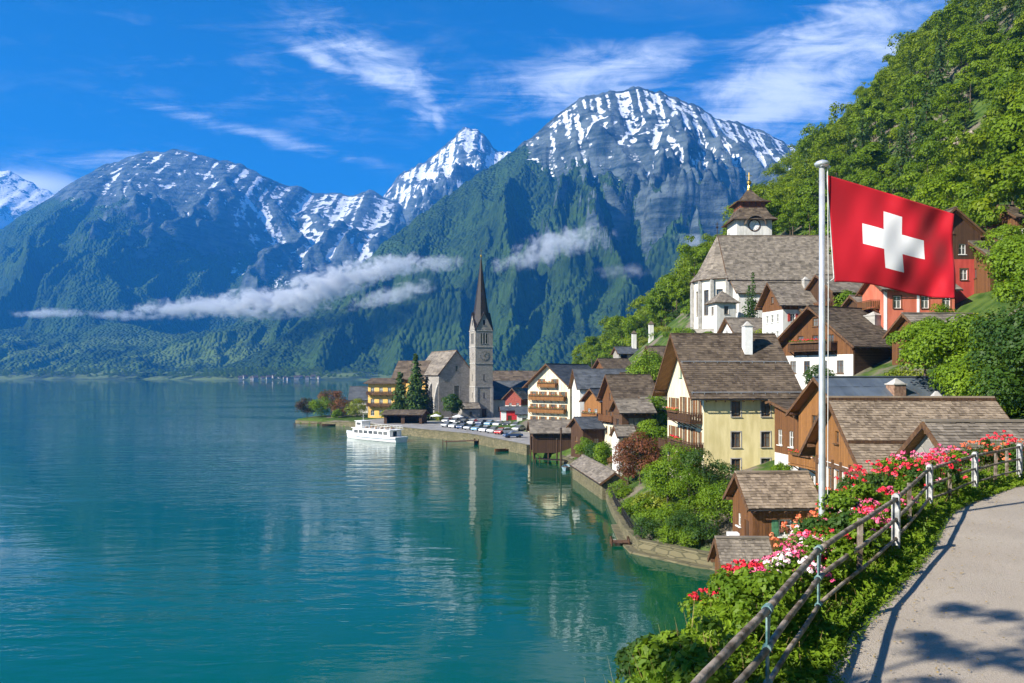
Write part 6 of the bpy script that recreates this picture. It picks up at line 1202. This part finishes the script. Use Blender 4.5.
p_ = t.n('ShaderNodeBsdfPrincipled', {'Base Color': c_, 'Roughness': .88, 'Specular IOR Level': .25}); t.put(p_.inputs['Normal'], t.bump(t.m('ADD', vo.outputs['Distance'], t.noise(o_, 30, 4)), .55, .012)); t.out(p_)
PZ = 12.806 + .012 * fbm((px0 - nx0 * dq) / 1.5, (py0 - ny0 * dq) / 1.5, 3, 8)
tag(mobj('path', np_mesh('path', np.stack([px0 - nx0 * dq, py0 - ny0 * dq, PZ], -1).reshape(-1, 3), grid_faces(len(sg), len(dl)), mats=[m], smooth=True)), kind='structure')
dv = np.linspace(4.6, 12, 20); SG, DV = np.meshgrid(sg[::3], dv); a_, b_, nx0, ny0 = fpos(SG); tag(mobj('grass_verge', np_mesh('grass_verge', np.stack([a_ - nx0 * DV, b_ - ny0 * DV, bankz(DV) + .012], -1).reshape(-1, 3), grid_faces(SG.shape[1], len(dv)), mats=[bpy.data.materials['bank_soil']], smooth=True)), kind='structure')
# grit and dry leaves along the path edge
n = 4200; s_, d_, x, y = bank_pts(n, S0, S3, .45, 1.0); d_ = .36 + 1.6 * br.random(n) ** 3.6; x, y, nx, ny = fpos(s_); x, y = x - nx * d_, y - ny * d_; C = np.stack([x, y, np.full(n, 12.835)], 1); Nn = rdirs(n, br) * .35 + np.array([0, 0, 1]); Nn /= np.linalg.norm(Nn, axis=1, keepdims=True); V, F = cards(C, Nn, .035 * (.4 + br.random(n)), br); tag(mobj('leaf_litter', np_mesh('leaf_litter', V, F, br.random(n), [lf_dry])), kind='stuff')

FN = thing('fence', 'weathered three-rail fence with white steel and wooden posts curving along the path', 'fence', (0, 0, 0)); rng = random.Random(3)
def fp3(yv, z): s = s_of(yv); x, y, _, _ = fpos(s); return Vector((float(x), float(y), 12.8 + z))
jt = [-9, -6, -3, 0, 2.4, 4.9, 7.45, 10.0, 14.0, 18.5, 21.5, 24.0, 26.9, 29.6, 31.9]
for lev, (zr, rr) in enumerate(((1.0, .037), (.64, .032), (.30, .028))):
    for i in range(len(jt) - 1):
        ss0, ss1 = s_of(jt[i]), s_of(jt[i + 1]); P = []
        for k in range(9):
            q0, q1 = fpos(ss0), fpos(ss1); f_ = k / 8 * 1.012 - .006; P.append((float(q0[0] + (q1[0] - q0[0]) * f_), float(q0[1] + (q1[1] - q0[1]) * f_), 12.8 + zr + .012 * math.sin(k * .8 + i) * (lev > 0) + rng.uniform(-.004, .004)))
        b = MB(); b.tube(P, [rr * rng.uniform(.95, 1.05) for _ in P], 12); b.build('rail', railm, FN, smooth=True)
steel = {14.0: 1, 18.5: 1, 21.5: 1, 24.0: 1, 26.9: 1, 29.6: 1}; thin = [12.0, 15.9, 19.9, 22.7, 23.35, 25.5, 28.2]
for yv in jt[3:-1]:
    s = s_of(yv); x, y, nx, ny = [float(q) for q in fpos(s)]; d = Vector((-ny, nx, 0)) * -1; nv = Vector((nx, ny, 0)); c = Vector((x, y, 12.8)); b = MB(); d = Vector((ny, -nx, 0))
    if yv in steel:
        for off in (-.055, .055): b.obox(c + nv * off + UP * .37, d * .07, nv * .009, UP * .67)
        b.obox(c + UP * .37, d * .008, nv * .046, UP * .67); th_ = [c + UP * 1.04 + nv * (.064 * math.cos(q)) + UP * (.064 * math.sin(q)) - d * .07 for q in np.linspace(0, math.pi, 9)]; b.extr(th_, d * .14); b.build('steel_post', steelw, FN)
    else:
        b.obox(c + UP * .32, d * .045, nv * .008, UP * .66); b.extr([c + d * .045 + UP * .9, c + d * .15 + UP * .92, c + d * .045 + UP * .50], nv * .012); ps = b.build('bracket_post', tealp, FN); b = MB()
        for zr, rr in ((1.0, .037), (.64, .032), (.30, .028)): b.tube([c + d * -.05 + UP * zr, c + d * .05 + UP * zr], rr + .012, 12)
        b.build('collar', tealp, ps, smooth=False)
for yv in thin:
    s = s_of(yv); x, y, nx, ny = [float(q) for q in fpos(s)]; j_ = max(i for i in range(len(jt) - 1) if jt[i] <= yv); q0, q1 = fpos(s_of(jt[j_])), fpos(s_of(jt[j_ + 1])); f_ = (yv - jt[j_]) / (jt[j_ + 1] - jt[j_]); b = MB(); c = Vector((float(q0[0] + (q1[0] - q0[0]) * f_) + nx * .06, float(q0[1] + (q1[1] - q0[1]) * f_) + ny * .06, 12.8)); b.obox(c + UP * .36, (.032, 0, 0), (0, .032, 0), UP * .66 + Vector((rng.uniform(-.02, .02), rng.uniform(-.02, .02), 0))); b.build('wooden_post', railm, FN)

FD = 16.0; FX = X(822, FD); FPL = thing('flagpole', 'tall silver flagpole rising from the flower bank', 'flagpole', (FX, FD, 11.8)); ph = Z(166, FD) - 11.8
b = MB(); b.tube([(0, 0, -.6), (0, 0, .3), (0, 0, ph * .5), (0, 0, ph)], [.074, .066, .062, .055], 20); b.build('shaft', polem, FPL, smooth=True)
b = MB(); b.ngon((0, 0), [(ph - .02, .075), (ph + .0, .13), (ph + .05, .15), (ph + .09, .11), (ph + .12, .03)], 20); b.build('cap', polem, FPL, smooth=True)
b = MB(); b.tube([(.10, -.03, ph - .05), (.115, -.03, ph - 2.4), (.10, -.03, 1.5)], .008, 6); b.tube([(.09, 0, ph - .02), (.16, 0, ph - .02)], .03, 8); b.build('halyard', M('halyard_rope', (.5, .5, .48), (.62, .62, .6), 9, .8, 0), FPL)
# flag
def fl(lo, hi, n): return list(np.linspace(lo, hi, n, endpoint=False))
UL = fl(0, .26, 16) + fl(.26, .435, 11) + fl(.435, .585, 10) + fl(.585, .765, 11) + fl(.765, 1, 14) + [1.]; VL = fl(0, .205, 12) + fl(.205, .39, 11) + fl(.39, .595, 12) + fl(.595, .79, 11) + fl(.79, 1, 12) + [1.]
UU, VV = np.meshgrid(np.array(UL), np.array(VL)); kx = FD / FPX
hx = (827 - 822) * kx + (7.5 * kx) * VV; tlx, tlz = 5 * kx, (166 - 176) * kx; ex = (954 - 822) * kx; 
zt_ = (166 - 175) * kx + (175 - 214) * kx * (UU ** 1.03) - .05 * np.sin(np.pi * UU) * 0; zb_ = (166 - 282) * kx + (282 - 298) * kx * UU + .05 * np.sin(2 * np.pi * UU)
fxx = hx + (ex - hx) * UU * 1.0 + .03 * np.sin(6 * VV + 3 * UU) * UU; fzz = zt_ + (zb_ - zt_) * VV
fyy = UU ** .8 * (.12 * np.sin(2 * np.pi * (1.15 * UU + .38 * VV) + .4) + .05 * np.sin(2 * np.pi * (2.5 * UU - .9 * VV) + 1.2) + .022 * np.sin(2 * np.pi * (4.6 * UU + 1.7 * VV))) + .10 * np.sin(np.pi * UU) * np.sin(2 * np.pi * VV + .6) 
fxx = (X(822, FD) + fxx) * (FD + fyy) / FD - FX; fzz = (11.8 + ph + fzz - CH) * (FD + fyy) / FD + CH - 11.8 - ph      # cloth that billows away is a little larger
nu_, nv_ = len(UL), len(VL); cu = (np.array(UL)[:-1] + np.array(UL)[1:]) / 2; cv = (np.array(VL)[:-1] + np.array(VL)[1:]) / 2; CU, CV = np.meshgrid(cu, cv)
cross = ((CU > .26) & (CU < .765) & (CV > .39) & (CV < .595)) | ((CU > .435) & (CU < .585) & (CV > .205) & (CV < .79))
FG = thing('flag', 'red flag with a white cross flying from the flagpole', 'flag', (FX, FD - .0, 11.8 + ph))
def cloth(n, c1, c2):
    mm, t = newmat(n); o_ = t.obj(); c = t.mix(t.noise(o_, 3, 4), c1, c2); wv = t.n('ShaderNodeTexWave', {'Vector': o_, 'Scale': 90.}, bands_direction='Z'); p = t.n('ShaderNodeBsdfPrincipled', {'Base Color': c, 'Roughness': .72, 'Specular IOR Level': .3, 'Sheen Weight': .15}); t.put(p.inputs['Normal'], t.bump(wv, .05, .004)); tr = t.n('ShaderNodeBsdfTranslucent', {'Color': c}); t.out(t.n('ShaderNodeMixShader', {0: .28, 1: p, 2: tr}).outputs[0]); return mm
me = np_mesh('cloth', np.stack([fxx, fyy, fzz], -1).reshape(-1, 3), grid_faces(nu_, nv_), mats=[cloth('flag_red_cloth', (.50, .005, .018), (.56, .008, .025)), cloth('flag_white_cloth', (.78, .78, .79), (.84, .84, .85))], mi=cross.ravel().astype(np.int32), smooth=True)
co_ = mobj('cloth', me, FG); md = co_.modifiers.new('thickness', 'SOLIDIFY'); md.thickness = .004; md.offset = 0
b = MB(); P = [(float(fxx[j, 0]) - .006, float(fyy[j, 0]), float(fzz[j, 0])) for j in range(0, nv_, 4)]; b.tube([(.10, 0, P[0][2] + .06)] + P + [(.10, 0, P[-1][2] - .1)], .011, 6); b.build('hoist_rope', M('halyard_rope', (.5, .5, .48)), FG)
# pale crag in the forest
D = float(CRD); x, y = X(966, D), D; cg = np.random.default_rng(2); th = thing('crag', 'pale bare rock face between the trees high on the slope', 'rock', (x, y, Z(140, D)), R(-35)); n_ = 46
q = np.linspace(-1, 1, n_); QX, QZ_ = np.meshgrid(q, q); edge_ = 1 - np.clip(np.hypot(QX * (1 + .25 * fbm(QX * 2, QZ_ * 2, 3, 5)), QZ_ * (1 + .25 * fbm(QX * 2 + 9, QZ_ * 2, 3, 6))), 0, 1.2)
dep = np.round((edge_ * 3 + .9 * fbm(QX * 2.2, QZ_ * 3, 4, 15)) * 2.2) / 2.2 * .7 + .3 * (edge_ * 3) + .35 * ridged(QX * 3, QZ_ * 4, 4, 16); dep = np.where(edge_ < .12, -4, dep)
V = np.stack([QX * 3.0, -dep * .9 + 1.6 + QZ_ * 3.2, QZ_ * 3.4], -1).reshape(-1, 3); mobj('rock_face', np_mesh('rock_face', V, grid_faces(n_, n_), mats=[M('pale_rock', (.15, .125, .09), (.42, .36, .29), .8, .9, .6, 3, bdist=.3)]), th)

# ------------------------------------------------------------------ low clouds lying against the mountains
def mist(px_, py_, D, rx, ry, rot, dens, seed):
    k_ = D / FPX; m, t = newmat('mist'); tc = t.n('ShaderNodeTexCoord').outputs['Object']; ln = t.n('ShaderNodeVectorMath', {0: tc}, operation='LENGTH').outputs[1]
    ns = t.noise(t.mapv(tc, (rx / 20, 1.2, ry / 16), loc=(seed * 3.7, seed, 0)), 1.7, 7, .66, .5); d = t.m('ADD', t.m('SUBTRACT', 1, ln), t.m('MULTIPLY', t.m('SUBTRACT', ns, .5), 3.5)); d = t.ss(d, .26, .95)
    d = t.m('MULTIPLY', d, t.ss(ln, 1.0, .72))
    t.out(t.n('ShaderNodeVolumePrincipled', {'Color': (.97, .98, 1), 'Density': t.m('MULTIPLY', d, dens * 1.5), 'Anisotropy': -.35}), vol=True); m.cycles.volume_step_rate = 1.0
    bpy.ops.mesh.primitive_ico_sphere_add(subdivisions=3, radius=1); o = bpy.context.object; o.name = 'low_cloud'; o.data.materials.append(m); o.location = (X(px_, D), D, Z(py_, D)); o.scale = (rx * k_, ry * k_ * 2.2, ry * k_); o.rotation_euler = (0, -R(rot), 0)
    tag(o, kind='stuff')
for i, a in enumerate([(48, 313, 2650, 48, 9, 0, .03), (118, 315, 2650, 45, 9, -3, .02), (192, 308, 2600, 72, 17, 3, .04), (268, 304, 2550, 85, 25, 3, .045), (328, 286, 2480, 75, 28, 18, .045), (385, 268, 2420, 58, 20, 8, .03), (438, 264, 2350, 36, 14, 4, .015), (392, 295, 2300, 60, 15, 14, .018), (562, 243, 2250, 62, 25, 12, .013), (525, 260, 2200, 45, 17, 10, .009), (692, 242, 2250, 24, 13, -10, .008), (622, 272, 2250, 36, 14, 0, .005)]): mist(a[0], a[1], a[2], a[3], a[4] * .80, a[5], a[6] * .75, i + 1)

ff = np.random.default_rng(14); n = 330; fxx_ = np.concatenate([-1650 + 1350 * ff.random(n), -860 + 330 * ff.random(120)]); n = len(fxx_); sh2 = 2330 + 70 * fbm(fxx_ / 500, fxx_ * 0, 3, 77) + 60 * np.sin(fxx_ / 330) - 200 * sstep(fxx_, -1050, -760); fyy_ = sh2 + 42 + 180 * ff.random(n) ** 1.3; fzz_ = np.clip((fyy_ - sh2 - 20) / 9, 0, 20) + 1
Lb = lobes(12, 5.2, 4.6, 6.5, 2.4, ff, -.8); Vb, Fb, Tb = crown(Lb, 260, 2.2, ff); VV_ = []; TT_ = []
for i in range(n):
    sc = .6 + .9 * ff.random(); VV_.append(Vb * sc + np.array([fxx_[i], fyy_[i], fzz_[i]])); TT_.append(np.clip(Tb * .5 + .5 * ff.random(), 0, 1))
VV_ = np.concatenate(VV_); tag(mobj('far_shore_woods', np_mesh('far_shore_woods', VV_, np.arange(len(VV_)).reshape(-1, 4), np.concatenate(TT_), [lf_bright])), kind='stuff')
